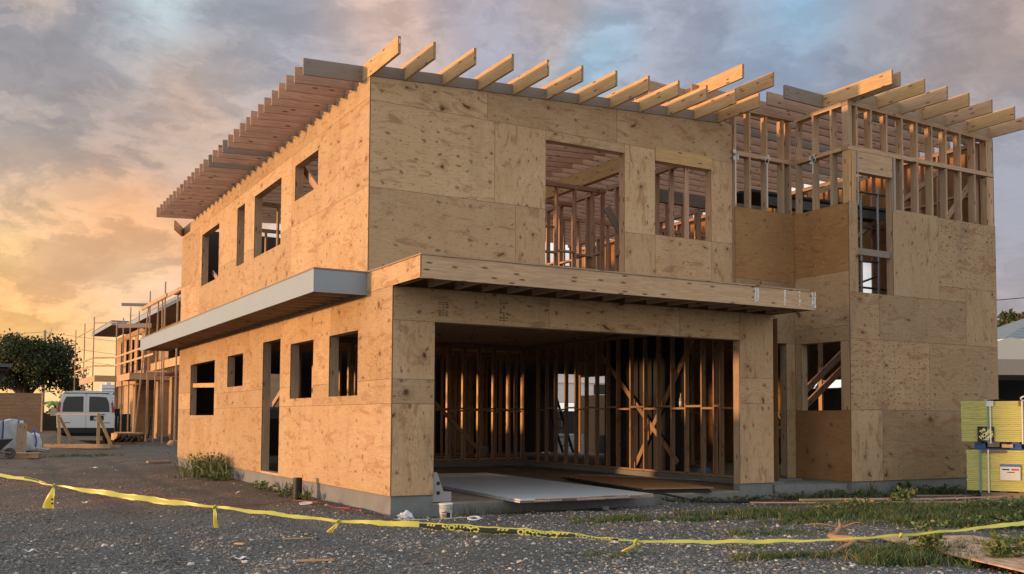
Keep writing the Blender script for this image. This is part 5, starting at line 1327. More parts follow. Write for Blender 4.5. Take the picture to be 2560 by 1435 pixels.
# ================================================================== white van (seen from behind)
WHITE_V = plain('white_paint', (.62, .64, .66), .28, spec=.5, var=.03, scale=2)
WIN, wb_, ws_ = mat('tinted_window'); ws_.inputs['Base Color'].default_value = (.02, .03, .03, 1); ws_.inputs['Roughness'].default_value = .06; ws_.inputs['Specular IOR Level'].default_value = .45
REDL = plain('tail_lamp_red', (.40, .02, .02), .2, spec=.6); REDD = plain('lamp_dark', (.22, .02, .02), .25, spec=.6)
van = root('white_van', 'white panel van parked nose away behind the wooden barricade', 'van', (-.62, 28.45, float(GZ(-.6, 28.5))), -.105)
half = [(.92, .42), (1.00, .55), (1.02, 1.0), (1.0, 1.22), (.93, 1.62), (.86, 1.86), (.74, 1.96), (.45, 2.0), (0, 2.01)]
sec = half + [(-x, z) for x, z in half[-2::-1]]
b = MB()
stations = [(0, 1.0, 0.0), (.05, 1.0, .0), (2.5, 1.0, 0), (4.3, .98, 0), (4.75, .90, 0)]
def ring(y, k, dz): return [(x * k, y, z + dz) for x, z in sec]
for i in range(len(stations) - 1):
    r0, r1 = ring(*stations[i]), ring(*stations[i + 1])
    for j in range(len(sec) - 1): b.quad([r0[j], r0[j + 1], r1[j + 1], r1[j]])
b.quad(ring(0, 1, 0)[::-1]); b.quad(ring(*stations[-1]))
b.quad([(-.92, 0, .42), (.92, 0, .42), (.84, 4.75, .42), (-.84, 4.75, .42)])
b.box((-.93, 4.6, .42), (.93, 5.55, 1.12))
b.build('body', WHITE_V, van, bevel=.02)
def vbox(nm, lo, hi, m, par=van, bev=.01):
    b = MB(); b.box(lo, hi); return b.build(nm, m, par, bevel=bev)
for s in (-1, 1):
    b = MB()
    P = [(s * .025, .46), (s * .975, .56), (s * .985, 1.0), (s * .965, 1.25), (s * .90, 1.62), (s * .80, 1.84), (s * .55, 1.89), (s * .025, 1.90)]
    if s < 0: P = P[::-1]
    b.quad([(x, -.022, z) for x, z in P]); n = len(P)
    for i in range(n):
        (xa, za), (xb, zb_) = P[i], P[(i + 1) % n]; b.quad([(xa, 0, za), (xb, 0, zb_), (xb, -.022, zb_), (xa, -.022, za)])
    d = b.build('rear_door', WHITE_V, van, bevel=.006)
    b = MB(); P = [(s * .10, 1.20), (s * .83, 1.20), (s * .80, 1.55), (s * .70, 1.77), (s * .10, 1.79)]
    if s < 0: P = P[::-1]
    b.quad([(x, -.028, z) for x, z in P]); n = len(P)
    for i in range(n):
        (xa, za), (xb, zb_) = P[i], P[(i + 1) % n]; b.quad([(xa, -.02, za), (xb, -.02, zb_), (xb, -.028, zb_), (xa, -.028, za)])
    b.build('window', WIN, d, bevel=.004)
    b = MB(); k = s
    b.box((min(k * .90, k * 1.0), -.05, 1.20), (max(k * .90, k * 1.0), .06, 1.34)); b.build('tail_lamp', REDL, van, bevel=.01)
    b = MB(); b.beam((k * .945, -.01, 1.34), (k * .89, .03, 1.60), .09, .09, up=(0, 1, 0)); b.build('tail_lamp', REDD, van, bevel=.01)
    vbox('hinge', (min(k * .55, k * .85), -.03, .78), (max(k * .55, k * .85), -.022, .80), BLACK, d, 0)
    b = MB(); b.lathe([(0, -.12), (.30, -.12), (.36, -.08), (.36, .08), (.30, .12), (0, .12)], (k * .80, .95, .36), 22, 'x'); wh_ = b.build('wheel', BLACK, van, True)
    b = MB(); b.lathe([(0, -.13), (.19, -.13), (.21, -.121)], (k * .80, .95, .36), 18, 'x'); b.build('rim', STEEL, wh_)
    b = MB(); b.lathe([(0, -.12), (.30, -.12), (.36, -.08), (.36, .08), (.30, .12), (0, .12)], (k * .80, 4.4, .36), 22, 'x'); b.build('wheel', BLACK, van, True)
vbox('rear_bumper', (-1.0, -.14, .40), (1.0, .02, .60), BLACK); vbox('bumper_skirt', (-.7, -.05, .28), (.7, .3, .40), BLACK)
vbox('plate_recess', (.14, -.034, .88), (.62, -.023, 1.06), BLACK); vbox('licence_plate', (.27, -.040, .90), (.47, -.035, 1.02), plain('plate', (.42, .42, .42), .4))
vbox('door_handle', (.52, -.05, 1.10), (.66, -.023, 1.12), BLACK)
b = MB(); b.box((-1.34, 3.9, 1.05), (-1.10, 3.98, 1.36)); b.box((-1.1, 3.92, 1.15), (-.98, 3.95, 1.2)); b.build('side_mirror', STEEL, van, bevel=.02)
b = MB(); b.box((1.10, 3.9, 1.05), (1.32, 3.98, 1.36)); b.box((.98, 3.92, 1.15), (1.1, 3.95, 1.2)); b.build('side_mirror', BLACK, van, bevel=.02)
vbox('roof_gutter', (-.80, -.03, 1.90), (.80, .0, 1.925), BLACK, bev=.004)

# wooden barricade
bar = root('wooden_barricade', 'rough sawn wood barricade with two braced posts behind the dirt', 'barricade', (-1.2, 25.2, float(GZ(-1.2, 25.2))))
def bb(nm, a, c, w_, h_, m=LUMY, up=(0, 0, 1)):
    b = MB(); b.beam(Vector(a) - Vector((-1.2, 25.2, 0)), Vector(c) - Vector((-1.2, 25.2, 0)), w_, h_, up); return b.build(nm, m, bar)
bb('base_rail', (-2.25, 25.5, .07), (-.25, 24.35, .07), .09, .14, LUM); bb('base_rail', (-2.1, 25.9, .04), (.1, 24.7, .05), .09, .09, LUM)
bb('post', (-1.74, 25.72, .02), (-1.80, 25.75, 1.14), .10, .05, LUMY, (0, 1, 0)); bb('post', (-.62, 24.62, .0), (-.64, 24.58, 1.20), .10, .05, LUMY, (0, 1, 0))
bb('brace', (-1.76, 25.78, 1.05), (-1.22, 26.3, .05), .10, .05, LUM, (0, 1, 0)); bb('brace', (-.62, 24.65, 1.10), (-.16, 24.75, .03), .10, .05, LUMY, (0, 1, 0))
bb('top_rail', (-1.9, 25.85, 1.16), (-.60, 24.62, 1.17), .02, .03, LUM)

# white bulk bags, post plank, box, wheelbarrow
BAGM = plain('woven_white', (.60, .62, .66), .7, var=.08, scale=12); BSTR = plain('blue_webbing', (.06, .12, .40), .6)
def bag(loc, w_, h_, lean, label, seed):
    import bmesh
    r = root('bulk_bag', label, 'bulk bag', (loc[0], loc[1], float(GZ(*loc))), .1 * seed)
    bm = bmesh.new(); bmesh.ops.create_cube(bm, size=2); bmesh.ops.subdivide_edges(bm, edges=bm.edges, cuts=7, use_grid_fill=True)
    for v in bm.verts:
        c = v.co; t = (c.z + 1) / 2; bulge = 1 + .12 * sin(pi * t) - .10 * t
        k = .90 + .10 / max(.6, (c.x ** 4 + c.y ** 4) ** .25)
        ns_ = .03 * sin(7 * c.x + 5 * c.z + seed) * sin(6 * c.y + 3 * c.z)
        v.co = Vector((c.x * w_ / 2 * bulge * k + lean * t + ns_, c.y * w_ / 2 * bulge * k + ns_, t * h_ + .06 * sin(4 * c.x + seed) * t + .08 * (abs(c.x) + abs(c.y)) * (t > .95) * (1 if seed == 1 else -.4)))
    me = bpy.data.meshes.new('sack'); bm.to_mesh(me); bm.free(); me.materials.append(BAGM); me.polygons.foreach_set('use_smooth', [True] * len(me.polygons))
    o = bpy.data.objects.new('sack', me); COL.objects.link(o); o.parent = r
    for sx_ in (-.25, .28):
        b = MB(); y = -w_ / 2 * 1.10
        b.tube([(sx_ * w_, y + .04, .12), (sx_ * w_ + .01, y - .03, h_ * .5), (sx_ * w_ + lean * .9, y + .02, h_ * .96), (sx_ * w_ + lean, y + .10, h_ * 1.14), (sx_ * w_ + lean + .05, y + .30, h_ * 1.02)], .022, 6); b.build('strap', BSTR, r, True)
bag((-3.45, 24.2), .85, .92, .03, 'taller white bulk bag with blue lifting loops behind the wheelbarrow', 1); bag((-2.95, 24.4), .88, .66, -.05, 'shorter white bulk bag right of the upright plank', 2)
b = MB(); b.beam((0, 0, -.05), (.02, 0, .96), .29, .05, up=(0, 1, 0)); z = float(GZ(-3.13, 22.55)); tag(b.build('upright_plank', LUMM, None, loc=(-3.13, 22.55, z)), 'wide upright plank standing before the white bags', 'plank')
bx = root('plank_box', 'low box of stacked planks with pale sheet on top', 'box', (-3.12, 19.85, float(GZ(-3.1, 19.8))), -.25)
for i in range(3):
    b = MB(); b.box((-.36, -.25, .005 + i * .045), (.36, .25, .045 + i * .045)); b.build('plank', LUMM, bx)
b = MB(); b.box((-.34, -.26, .1415), (.36, .26, .155)); b.build('top_sheet', LUMP, bx)
blob('stone_lump', (-2.45, 24.0), (.28, .12, .07), plain('pale_rubble', (.42, .40, .36), .9, var=.3), 'pale rubble lump between the bags and the barricade', 'rubble', 9)
wbz = float(GZ(-3.8, 19.2)); wb = root('wheelbarrow', 'dark steel wheelbarrow at the left edge of the yard', 'wheelbarrow', (-3.58, 19.25, wbz), pi)
# local x forward is towards the wheel
b = MB(); top = [(-.05, -.33, .55), (1.0, -.33, .50), (1.0, .33, .50), (-.05, .33, .55)]; bot = [(.25, -.2, .24), (.85, -.2, .22), (.85, .2, .22), (.25, .2, .24)]
for i in range(4): b.quad([bot[i], bot[(i + 1) % 4], top[(i + 1) % 4], top[i]])
for i in range(4): b.quad([bot[i], bot[(i + 1) % 4], top[(i + 1) % 4], top[i]][::-1])
b.quad(bot); b.tube([Vector(p) for p in top + top[:1]], .012, 6)
b.build('tray', plain('tray_steel', (.07, .075, .085), .6, .3, var=.3), wb)
b = MB(); b.lathe([(.06, -.035), (.10, -.04), (.135, -.045), (.155, -.03), (.155, .03), (.135, .045), (.10, .04), (.06, .035)], (0, 0, .155), 22, 'y'); wl_ = b.build('wheel', plain('grey_tyre', (.12, .11, .11), .8), wb, True)
b = MB(); b.lathe([(0, -.03), (.10, -.02), (.10, .02), (0, .03)], (0, 0, .155), 14, 'y'); b.build('rim', DSTEEL, wl_)
for s in (-.2, .2):
    b = MB(); b.tube([(-.02, s * .3, .155), (.3, s, .22), (.9, s, .24), (1.5, s * 1.3, .52)], .018, 7); b.build('handle', LUMM, wb, True)
    b = MB(); b.tube([(.75, s, .23), (.80, s, .0), (.62, s, .0), (.55, s, .23)], .012, 6); b.build('leg', DSTEEL, wb, True)

# dark shed roof edge at the far left
sh = root('shed', 'dark shed with low dark roof edge at the left border', 'shed', (-4.6, 21.9, -.1))
b = MB(); b.box((-2.2, -.3, 2.62), (1.10, 2.6, 2.72)); b.build('roof', DSTEEL, sh)
b = MB(); b.box((-2.1, -.15, 2.50), (1.03, 2.4, 2.60)); b.build('fascia', plain('dark_board', (.04, .035, .035), .8), sh)
b = MB(); b.quad([(-2.0, 0, 2.5), (.95, 0, 2.5), (.80, 0, 2.0), (-2.0, 0, 2.0)]); b.quad([(-2.0, .04, 2.0), (.80, .04, 2.0), (.95, .04, 2.5), (-2.0, .04, 2.5)]); b.box((-2.0, 0, 0), (.30, .04, 1.99)); b.box((-2.0, .05, 0), (.30, 2.2, 2.48)); b.build('wall', plain('dark_board2', (.035, .03, .032), .85), sh)

# board wall, mesh fence
OLDB = lumber_mat('old_boards', (.17, .13, .10), (.14, .105, .08), (.12, .095, .075), .2)
fw = root('board_wall', 'tall weathered board wall with a pale end post at left', 'wall', (-3.3, 49.9, float(GZ(-2, 49))), -.45)
for i in range(11):
    b = MB(); b.box((-4, -.02, i * .195 + .001), (2.86, .02, i * .195 + .194)); b.build('board', OLDB, fw)
b = MB(); b.box((2.86, -.05, 0), (2.93, .05, 2.2)); b.build('end_post', LUM, fw)
def screen(name, p0, p1, h, label, step=2.4, seedp=0, m=TARP):
    r = root(name, label, 'fence', (p0[0], p0[1], 0)); P0 = Vector((0, 0)); D = Vector((p1[0] - p0[0], p1[1] - p0[1])); n = max(1, int(D.length / step))
    for i in range(n):
        a = D * (i / n); c = D * ((i + 1) / n); z0 = float(GZ(p0[0] + a.x, p0[1] + a.y)); z1 = float(GZ(p0[0] + c.x, p0[1] + c.y))
        b = MB(); m_ = 6
        nrm = Vector((-D.y, D.x)).normalized()
        for j in range(m_):
            q0 = a + (c - a) * (j / m_) + nrm * (.03 * sin(j * 2.1 + i)); q1 = a + (c - a) * ((j + 1) / m_) + nrm * (.03 * sin((j + 1) * 2.1 + i)); zz_ = z0 + (z1 - z0) * j / m_
            b.quad([(q0.x, q0.y, zz_), (q1.x, q1.y, zz_), (q1.x, q1.y, zz_ + h), (q0.x, q0.y, zz_ + h)])
        b.build('screen_panel', m, r)
        b = MB(); b.tube([(a.x, a.y, z0 - .1), (a.x, a.y, z0 + h + .05)], .025, 7); b.build('fence_post', STEEL, r, True)
    b = MB(); b.tube([(0, 0, z0 + h), (D.x, D.y, z1 + h)], .018, 6); b.build('top_rail', STEEL, r, True)
    return r
screen('mesh_fence', (-1.2, 51.5), (12.5, 44.5), 1.05, 'long black screened site fence behind the van')
screen('mesh_fence', (13.9, 16.5), (13.9, 1.0), 2.08, 'black screened site fence beyond the bay, right')
screen('mesh_fence', (4.0, 24.0), (18.5, 20.5), 1.5, 'black screened site fence behind the garage end of the house')

# lumber stack and dark bundle beside the van
ls = root('lumber_stack', 'stack of sawn studs lying beside the white van', 'lumber stack', (1.62, 34.5, float(GZ(1.6, 34.5))), .0)
for lay in range(7):
    for i in range(9):
        b = MB(); x = -.55 + i * .13 + random.uniform(-.01, .01) + lay * .012; e = random.uniform(-.08, .08)
        b.box((x, -2.0 + e, lay * .045 + .04), (x + .092, 2.2 + e, lay * .045 + .083)); b.build('stud', LUM if random.random() < .7 else LUMY, ls)
db = root('netting_bundle', 'heap of dark bundled plastic netting before the sawn studs', 'netting', (1.30, 30.4, float(GZ(1.3, 30.4))), -.3)
DM = plain('dark_net', (.035, .025, .025), .8, var=.5, scale=30)
for i in range(15):
    b = MB(); a = random.random() * 6
    b.tube([(-.62 + .055 * i + random.uniform(-.04, .04), -.3, .08 + .05 * (i % 4)), (-.6 + .055 * i, .0, .12 + .06 * (i % 4) + .03 * sin(a)), (-.6 + .055 * i + random.uniform(-.1, .1), .35, .08 + .05 * (i % 4))], [.045, .06, .045], 7); b.build('roll', DM, db, True)
b = MB(); 
for i in range(4): b.box((0, 0, i * .05), (.5, 1.4 - .2 * i, i * .05 + .042))
tag(b.build('plank_pile', LUM, None, loc=(2.35, 27.2, float(GZ(2.4, 27.2)))), 'small pile of short planks at the house back corner', 'lumber')
b = MB(); b.box((-.3, -.10, 0), (.30, .10, .05)); tag(b.build('reddish_plank', LUMP, None, loc=(-.22, 15.4, float(GZ(-.22, 15.4))), rot=(0, 0, .1)), 'short reddish plank lying by the far foundation corner', 'plank')
for (x, y, l) in ((3.2, 34.0, 'nearer'), (3.9, 34.5, 'farther')):
    b = MB(); b.box((-.2, -.2, 0), (.2, .2, .19)); tag(b.build('concrete_block', CONC, None, loc=(x, y, float(GZ(x, y)))), l + ' concrete block at the foot of the second house', 'block')

# ================================================================== second house with timber scaffold
H2 = root('second_house', 'second timber house behind, with long balcony and grey roof edge', 'house', (4.0, 40.0, 0))
def h2(nm, boxes, m, mod=0):
    b = MB()
    for lo, hi in boxes: b.box((lo[0] - 4, lo[1] - 40, lo[2]), (hi[0] - 4, hi[1] - 40, hi[2]))
    return b.build(nm, m, H2, bevel=mod)
PLY2 = ply_mat('plywood_far', (.46, .31, .18), (.38, .25, .15), (.52, .37, .23), .8)
def wallx(x, y0, y1, z0, z1, holes, nm='wall', m=PLY2):
    b_ = ply(nm, m, H2, fX(x - 4), [(a - 40, min(a + 2.44, y1) - 40, z0, z1) for a in np.arange(y0, y1 - .01, 2.44)], [(h[0] - 40, h[1] - 40, h[2], h[3]) for h in holes]); return b_
wallx(3.9, 44.0, 54.4, 2.9, 5.95, [(45.0, 46.2, 3.6, 5.6), (47.4, 48.3, 3.5, 5.6), (49.3, 50.5, 3.4, 5.6), (51.5, 52.6, 3.6, 5.6)])
wallx(4.6, 27.0, 44.0, 3.1, 5.95, [(28.2, 29.6, 3.9, 5.4), (31, 33, 3.2, 5.4), (34.6, 36.0, 4.0, 5.3), (38, 41, 3.2, 5.5)])
wallx(4.6, 27.0, 44.0, -.1, 2.8, [(28.0, 29.0, 0.1, 2.3), (31.2, 33.8, -.1, 2.3), (36, 37.2, .9, 2.3), (38.6, 40.5, .0, 2.3), (41.6, 43, .9, 2.3)])
ply('wall', PLY2, H2, fY(44.0 - 40), [(3.9 - 4, 4.6 - 4, 2.9, 5.95)], [])
ply('wall', PLY2, H2, fY(54.4 - 40, -1), [(-.1, 8, 0, 5.95)], [])
ply('wall', PLY2, H2, fY(27.0 - 40), [(.6, 3.2, 0, 2.8), (3.2, 6.5, 0, 2.8), (6.5, 8, 0, 2.8), (.6, 8, 2.8, 5.9)], [])
for q in [((3.3, 36.2, -.1), (3.8, 37.0, 2.75)), ((4.0, 45.0, 0.0), (4.6, 54.0, 2.9)), ((3.4, 33.4, -.1), (3.8, 33.9, 2.8)), ((3.4, 43.2, 0), (4.0, 44.2, 2.75))]: h2('pier', [q], PLY2)
h2('foundation', [((4.0, 27.0, -.6), (4.15, 54.4, -.02)), ((3.35, 36.1, -.6), (3.9, 37.1, -.05))], CONC)
h2('balcony', [((2.6, 27.6, 3.07), (2.64, 34.1, 3.40)), ((2.62, 34.06, 3.07), (4.6, 34.1, 3.40)), ((2.64, 27.6, 3.09), (4.6, 34.06, 3.13))], LUMY)
h2('balcony_joists', [((2.66, 27.7 + .4 * i, 3.10 - .25), (4.58, 27.74 + .4 * i, 3.08)) for i in range(16)], LUMP)
h2('lower_canopy', [((2.0, 36.0, 2.75), (2.04, 40.3, 3.03)), ((2.0, 40.26, 2.75), (1.0, 40.30, 3.03)), ((2.04, 36.0, 2.75), (4.6, 36.04, 3.03)), ((2.02, 36.0, 3.03), (4.6, 44, 3.06)), ((1.0, 40.3, 2.75), (1.04, 47.0, 3.03)), ((1.0, 40.3, 3.03), (4.0, 47.0, 3.06))], LUM)
h2('eave_fascia', [((3.0, 29.0, 5.84), (3.03, 44.6, 6.06)), ((3.0, 28.98, 5.84), (8, 29.0, 6.06))], GREYTRIM)
h2('roof_deck', [((3.0, 29.0, 6.065), (9.5, 44.6, 6.10))], LUMG)
h2('eave_soffit', [((3.03, 29.02, 5.86), (4.6, 44.6, 5.88))], plain('dark_soffit', (.10, .085, .08), .8))
h2('eave_fascia', [((2.4, 45.6, 6.05), (2.43, 54.6, 6.27)), ((2.4, 45.58, 6.05), (5.0, 45.6, 6.27))], GREYTRIM)
h2('roof_deck', [((2.4, 45.6, 6.275), (9.5, 54.6, 6.31))], BLACK)
h2('eave_soffit', [((2.43, 45.62, 6.07), (3.9, 54.6, 6.09))], plain('dark_soffit2', (.10, .085, .08), .8))
h2('top_guard_rail', [((2.9, 26.8, 6.20), (2.94, 36.0, 6.36)), ((2.94, 26.8, 6.18), (4.8, 31, 6.2))], LUM)
h2('floor', [((4.62, 27.1, 2.82), (8, 54, 3.05))], LUMP)
h2('roof_underlay', [((4.62, 27.1, 6.0), (8.2, 45, 6.05))], LUMP)
ply('wall', PLY2, H2, fX(4.0, -1), [(-13, 14.4, 0, 5.95)], [(-8.6, -5.8, .1, 2.3), (-1, 1.5, .1, 2.3)])
b = MB(); b.tube([(-.7, -2.0, 1.0), (-.9, -2.6, 0.05)], .05, 8); b.build('downpipe', BLACK, H2, True)

sf = root('timber_scaffold', 'timber pole scaffold along the second house with thin rails', 'scaffold', (2.4, 27.0, 0))
def sfb(nm, a, c, w_=.055, h_=.05, m=LUM, up=(0, 1, 0)):
    o_ = Vector((2.4, 27.0, 0)); b = MB(); b.beam(Vector(a) - o_, Vector(c) - o_, w_, h_, up); return b.build(nm, m, sf)
for (x, y, tx, zt, z0) in ((2.42, 27.33, 2.42, 5.75, -.15), (2.4, 29.84, 2.4, 6.57, -.1), (2.55, 31.0, 2.5, 6.07, 1.2), (2.4, 31.9, 2.5, 6.10, -.05), (2.38, 33.3, 2.38, 6.56, -.03), (1.95, 33.9, 2.42, 5.93, .0), (2.3, 36.4, 2.42, 5.97, 0), (2.4, 38.87, 2.4, 6.38, .0), (2.4, 41.15, 2.4, 6.05, .05), (2.4, 43.5, 2.4, 6.04, .05),
                   (1.4, 44.5, 1.4, 6.35, .05), (1.35, 48.3, 1.35, 6.30, .1), (1.3, 52.5, 1.3, 6.25, .1), (2.0, 31.2, 2.0, 2.95, .0)):
    sfb('pole', (x, y, z0), (tx, y, zt))
for (a, c, s_) in (((2.35, 32, 3.72), (2.35, 43.6, 3.72), .09), ((2.35, 30.5, 4.15), (2.35, 43.6, 4.15), .09), ((2.35, 43.6, 4.15), (1.4, 44.5, 4.15), .09), ((2.35, 43.6, 3.72), (1.4, 44.5, 3.72), .09),
                   ((1.4, 44.5, 4.15), (1.3, 52.6, 4.15), .09), ((1.4, 44.5, 3.72), (1.3, 52.6, 3.72), .09), ((1.4, 44.5, 5.75), (1.3, 52.6, 5.75), .05), ((2.4, 43.5, 6.02), (1.4, 44.5, 6.02), .05)):
    sfb('ledger', a, c, .04, s_, LUM, (0, 0, 1))
sfb('putlog', (1.5, 35.4, 6.12), (2.7, 34.9, 6.12), .05, .14, LUMG, (0, 0, 1)); sfb('putlog', (1.6, 37.0, 5.28), (2.9, 35.9, 5.28), .05, .20, LUMG, (0, 0, 1)); sfb('ledger', (2.35, 29.2, 5.95), (2.35, 35.2, 5.95), .05, .14, LUM, (0, 0, 1))
sfb('ledger', (2.0, 31.1, 2.92), (2.9, 30.6, 2.92), .05, .06, LUMP, (0, 0, 1))

# ================================================================== trees and far background
FOL = tint_mat('foliage', .7, var=.25)
def tree(name, loc, h, rx, rz, zc, leaf, n, cols, label, seed, trunk=.3, clumps=46, gap=.85, cat='tree', nlimb=9, group=None, flip=-.35):
    r_ = np.random.default_rng(seed); z0 = float(GZ(loc[0], loc[1])) if abs(loc[0]) < 200 else 0
    r = root(name, label, cat, (loc[0], loc[1], z0), 0, group)
    d = r_.normal(0, 1, (clumps, 3)); d /= np.linalg.norm(d, axis=1)[:, None]; d[:, 2] = np.where(d[:, 2] < flip, -d[:, 2] * .6, d[:, 2])
    k = r_.random(clumps) ** .45
    cc = d * k[:, None] * np.array([rx, rx, rz]) * gap + np.array([0, 0, zc]); cr = r_.uniform(.20, .36, clumps) * min(rx, rz * 1.3)
    which = r_.integers(0, clumps, n); u = r_.normal(0, 1, (n, 3)); u /= np.linalg.norm(u, axis=1)[:, None]; u *= (r_.random(n) ** .5)[:, None]
    p = cc[which] + u * cr[which][:, None] * np.array([1.15, 1.15, .75]) + r_.normal(0, .04, (n, 3)) * rx * .6
    a = r_.normal(0, 1, (n, 3)); a /= np.linalg.norm(a, axis=1)[:, None]; v = np.cross(a, r_.normal(0, 1, (n, 3))); v /= np.linalg.norm(v, axis=1)[:, None]
    L_ = leaf * r_.uniform(.6, 1.5, n)[:, None]
    q = np.stack([p - a * L_, p + v * L_ * .5, p + a * L_, p - v * L_ * .5], 1).reshape(-1, 3)
    f = (np.arange(n) * 4)[:, None] + np.array([[0, 1, 2, 3]])
    cm = r_.uniform(.75, 1.3, clumps)[which]; c = np.array(cols)[r_.integers(0, len(cols), n)] * (cm * r_.uniform(.8, 1.2, n))[:, None]
    o = np_mesh('crown', q, f, FOL, np.concatenate([np.repeat(c, 4, 0), np.ones((n * 4, 1))], 1)); o.parent = r
    b = MB(); fk = zc - rz * .85
    fk = max(fk, h * .15)
    b.tube([(0, 0, -.2), (.05 * trunk, 0, fk * .5), (.0, .1 * trunk, fk)], [trunk * 1.25, trunk, trunk * .85], 9)
    for i in range(nlimb):
        t = cc[i % clumps]; m1 = np.array([t[0] * .35, t[1] * .35, fk + (t[2] - fk) * .45]) + r_.normal(0, .06, 3) * rx
        b.tube([(0, 0, fk * .9), tuple(m1 * .5 + np.array([0, 0, fk * .45])), tuple(m1), tuple(t)], [trunk * .6, trunk * .45, trunk * .30, trunk * .08], 6)
        for w_ in range(2):
            t2 = t + r_.normal(0, .11, 3) * rx; b.tube([tuple(m1), tuple((m1 + t2) / 2 + r_.normal(0, .05, 3) * rx), tuple(t2)], [trunk * .2, trunk * .12, trunk * .03], 5)
    b.build('trunk', lumber_mat('bark_%d' % seed, (.10, .075, .055), (.08, .06, .045), (.06, .05, .04)), r, True)
    return r
DG = [(.032, .046, .016), (.044, .056, .019), (.058, .066, .024), (.025, .036, .014)]
MG = [(.05, .09, .025), (.07, .12, .03), (.04, .075, .02)]
LG = [(.10, .19, .035), (.14, .24, .05), (.08, .15, .03)]
tree('broad_tree', (-.1, 74.4), 7.4, 4.8, 2.8, 4.8, .12, 23000, DG, 'broad dark round tree standing against the sunset sky', 11, .32, 75, .92, nlimb=16, flip=-.9)
tree('broad_tree', (-6.2, 78), 6.6, 4.0, 2.2, 4.2, .13, 12000, DG, 'dark tree at the far left border behind the shed', 12, .3, 40)
tree('young_tree', (4.9, 55.0), 3.0, 1.1, 1.1, 2.2, .10, 3500, MG, 'green tree right of the van below the far scaffold', 13, .08, 22)
tree('shrub', (5.4, 51.5), 1.6, 1.0, .6, 1.0, .10, 2400, LG, 'yellow green shrub above the fence right of the van', 14, .05, 16, cat='shrub')
tree('garden_tree', (8.4, 62), 4.2, 1.7, 1.5, 2.5, .10, 3800, MG + DG, 'open branched tree seen through the second house', 15, .12, 26, cat='tree')
tree('garden_tree', (12.5, 58), 3.5, 1.6, 1.3, 2.2, .10, 3000, MG, 'second garden tree seen through the second house, farther right', 16, .12, 22)
tree('yard_tree', (18.5, 7.2), 3.0, 1.5, 1.0, 1.95, .06, 5000, MG, 'green tree beyond the fence seen through the bay opening', 17, .1, 24)
tree('yard_tree', (16.2, 8.5), 3.4, 1.2, 1.2, 2.4, .05, 900, MG, 'bare branched tree beyond the fence seen through the bay opening', 18, .09, 18)
tree('hill_tree', (52.5, 25.6), 8.5, 2.0, 2.0, 6.4, .14, 5000, MG + [(.12, .05, .03)], 'tree with reddish leaves above the neighbour roof at right', 19, .25, 24)
# banana plants
bn = root('banana_plant', 'bright green banana plant behind the board wall', 'plant', (.35, 53.5, float(GZ(.3, 53))))
b = MB(); b.tube([(0, 0, 0), (.03, 0, .8), (0, 0, 1.6)], [.11, .10, .07], 8); b.build('stem', plain('banana_stem', (.16, .20, .06), .6), bn, True)
BL = plain('banana_leaf', (.13, .24, .045), .5)
for i in range(11):
    a = i * 2.4; L_ = random.uniform(1.0, 1.5); b = MB(); prev = None
    for j in range(9):
        t = j / 8; rr_ = L_ * .75 * t; z = 1.35 + L_ * (.75 * t - .75 * t * t) + .25 * (1 - t)
        w_ = .21 * sin(pi * min(.98, t * .9 + .1)) + .01; c = Vector((cos(a) * rr_, sin(a) * rr_, z)); s_ = Vector((-sin(a), cos(a), 0))
        row = [c - s_ * w_ - Vector((0, 0, .05)), c, c + s_ * w_ - Vector((0, 0, .05))]
        if prev: b.quad([prev[0], prev[1], row[1], row[0]]); b.quad([prev[1], prev[2], row[2], row[1]])
        prev = row
    b.build('leaf', BL, bn)
for (x, y, s) in ((-1.3, 55.0, .8), (1.9, 54.5, .75), (1.2, 56, .9)):
    leafy('hedge_shrub', (x, y), 1.1 * s, .9 * s, 1.9 * s, 1500, .16, MG + LG, {-1.3: 'green shrub rising over the board wall left of the banana', 1.9: 'green shrub between banana plant and van', 1.2: 'larger green shrub behind the banana plant'}[x], 'shrub', loose=.4)
# a tower block far off
hr = root('tower_block', 'distant white apartment tower seen beyond the van roof', 'building', (49.5, 417, .3))
b = MB(); b.box((-2.6, -3, -4), (2.9, 3, 13.6)); b.build('tower', plain('pale_render', (.55, .55, .58), .8), hr)
for i in range(12):
    b = MB(); b.box((-2.7, -3.4, -1 + i * 1.2), (3.0, -3.02, -.55 + i * 1.2)); b.build('balcony_band', plain('band', (.70, .70, .72), .8) if i == 0 else bpy.data.materials['band'], hr)
b = MB(); b.box((-.8, -2, 13.6), (.9, 2, 14.6)); b.build('roof_plant', WHITE_P, hr)
# utility pole and wires
up_ = root('utility_pole', 'wooden utility pole standing behind the broad dark tree', 'utility pole', (2.1, 87.2, .1))
b = MB(); b.tube([(0, 0, -.3), (0, 0, 8.8)], [.15, .11], 8); b.build('pole', LUMG, up_, True)
def wire(p0, p1, sag, label):
    b = MB(); P0, P1 = Vector(p0), Vector(p1)
    b.tube([P0.lerp(P1, t) - Vector((0, 0, sag * 4 * t * (1 - t))) for t in np.linspace(0, 1, 13)], .02, 4)
    tag(b.build('wire', BLACK), label, 'wire', 'overhead wires at the left')
wire((2.1, 87.2, 8.75), (-12, 95, 8.7), .35, 'overhead wire running left from the utility pole')
wire((2.1, 87.2, 8.7), (30, 83, 7.4), .5, 'highest overhead wire running right from the utility pole')
wire((2.1, 87.2, 7.6), (30, 83, 6.0), .6, 'middle overhead wire running right from the utility pole')
wire((2.1, 87.2, 6.6), (30, 83, 4.8), .6, 'lowest overhead wire running right from the utility pole')
b = MB(); b.tube([(46, 28, 8.0), (50.18, 25.21, 8.45), (53.5, 23, 8.80)], .03, 4); tag(b.build('wire', BLACK), 'single overhead wire right of the house bay', 'wire')

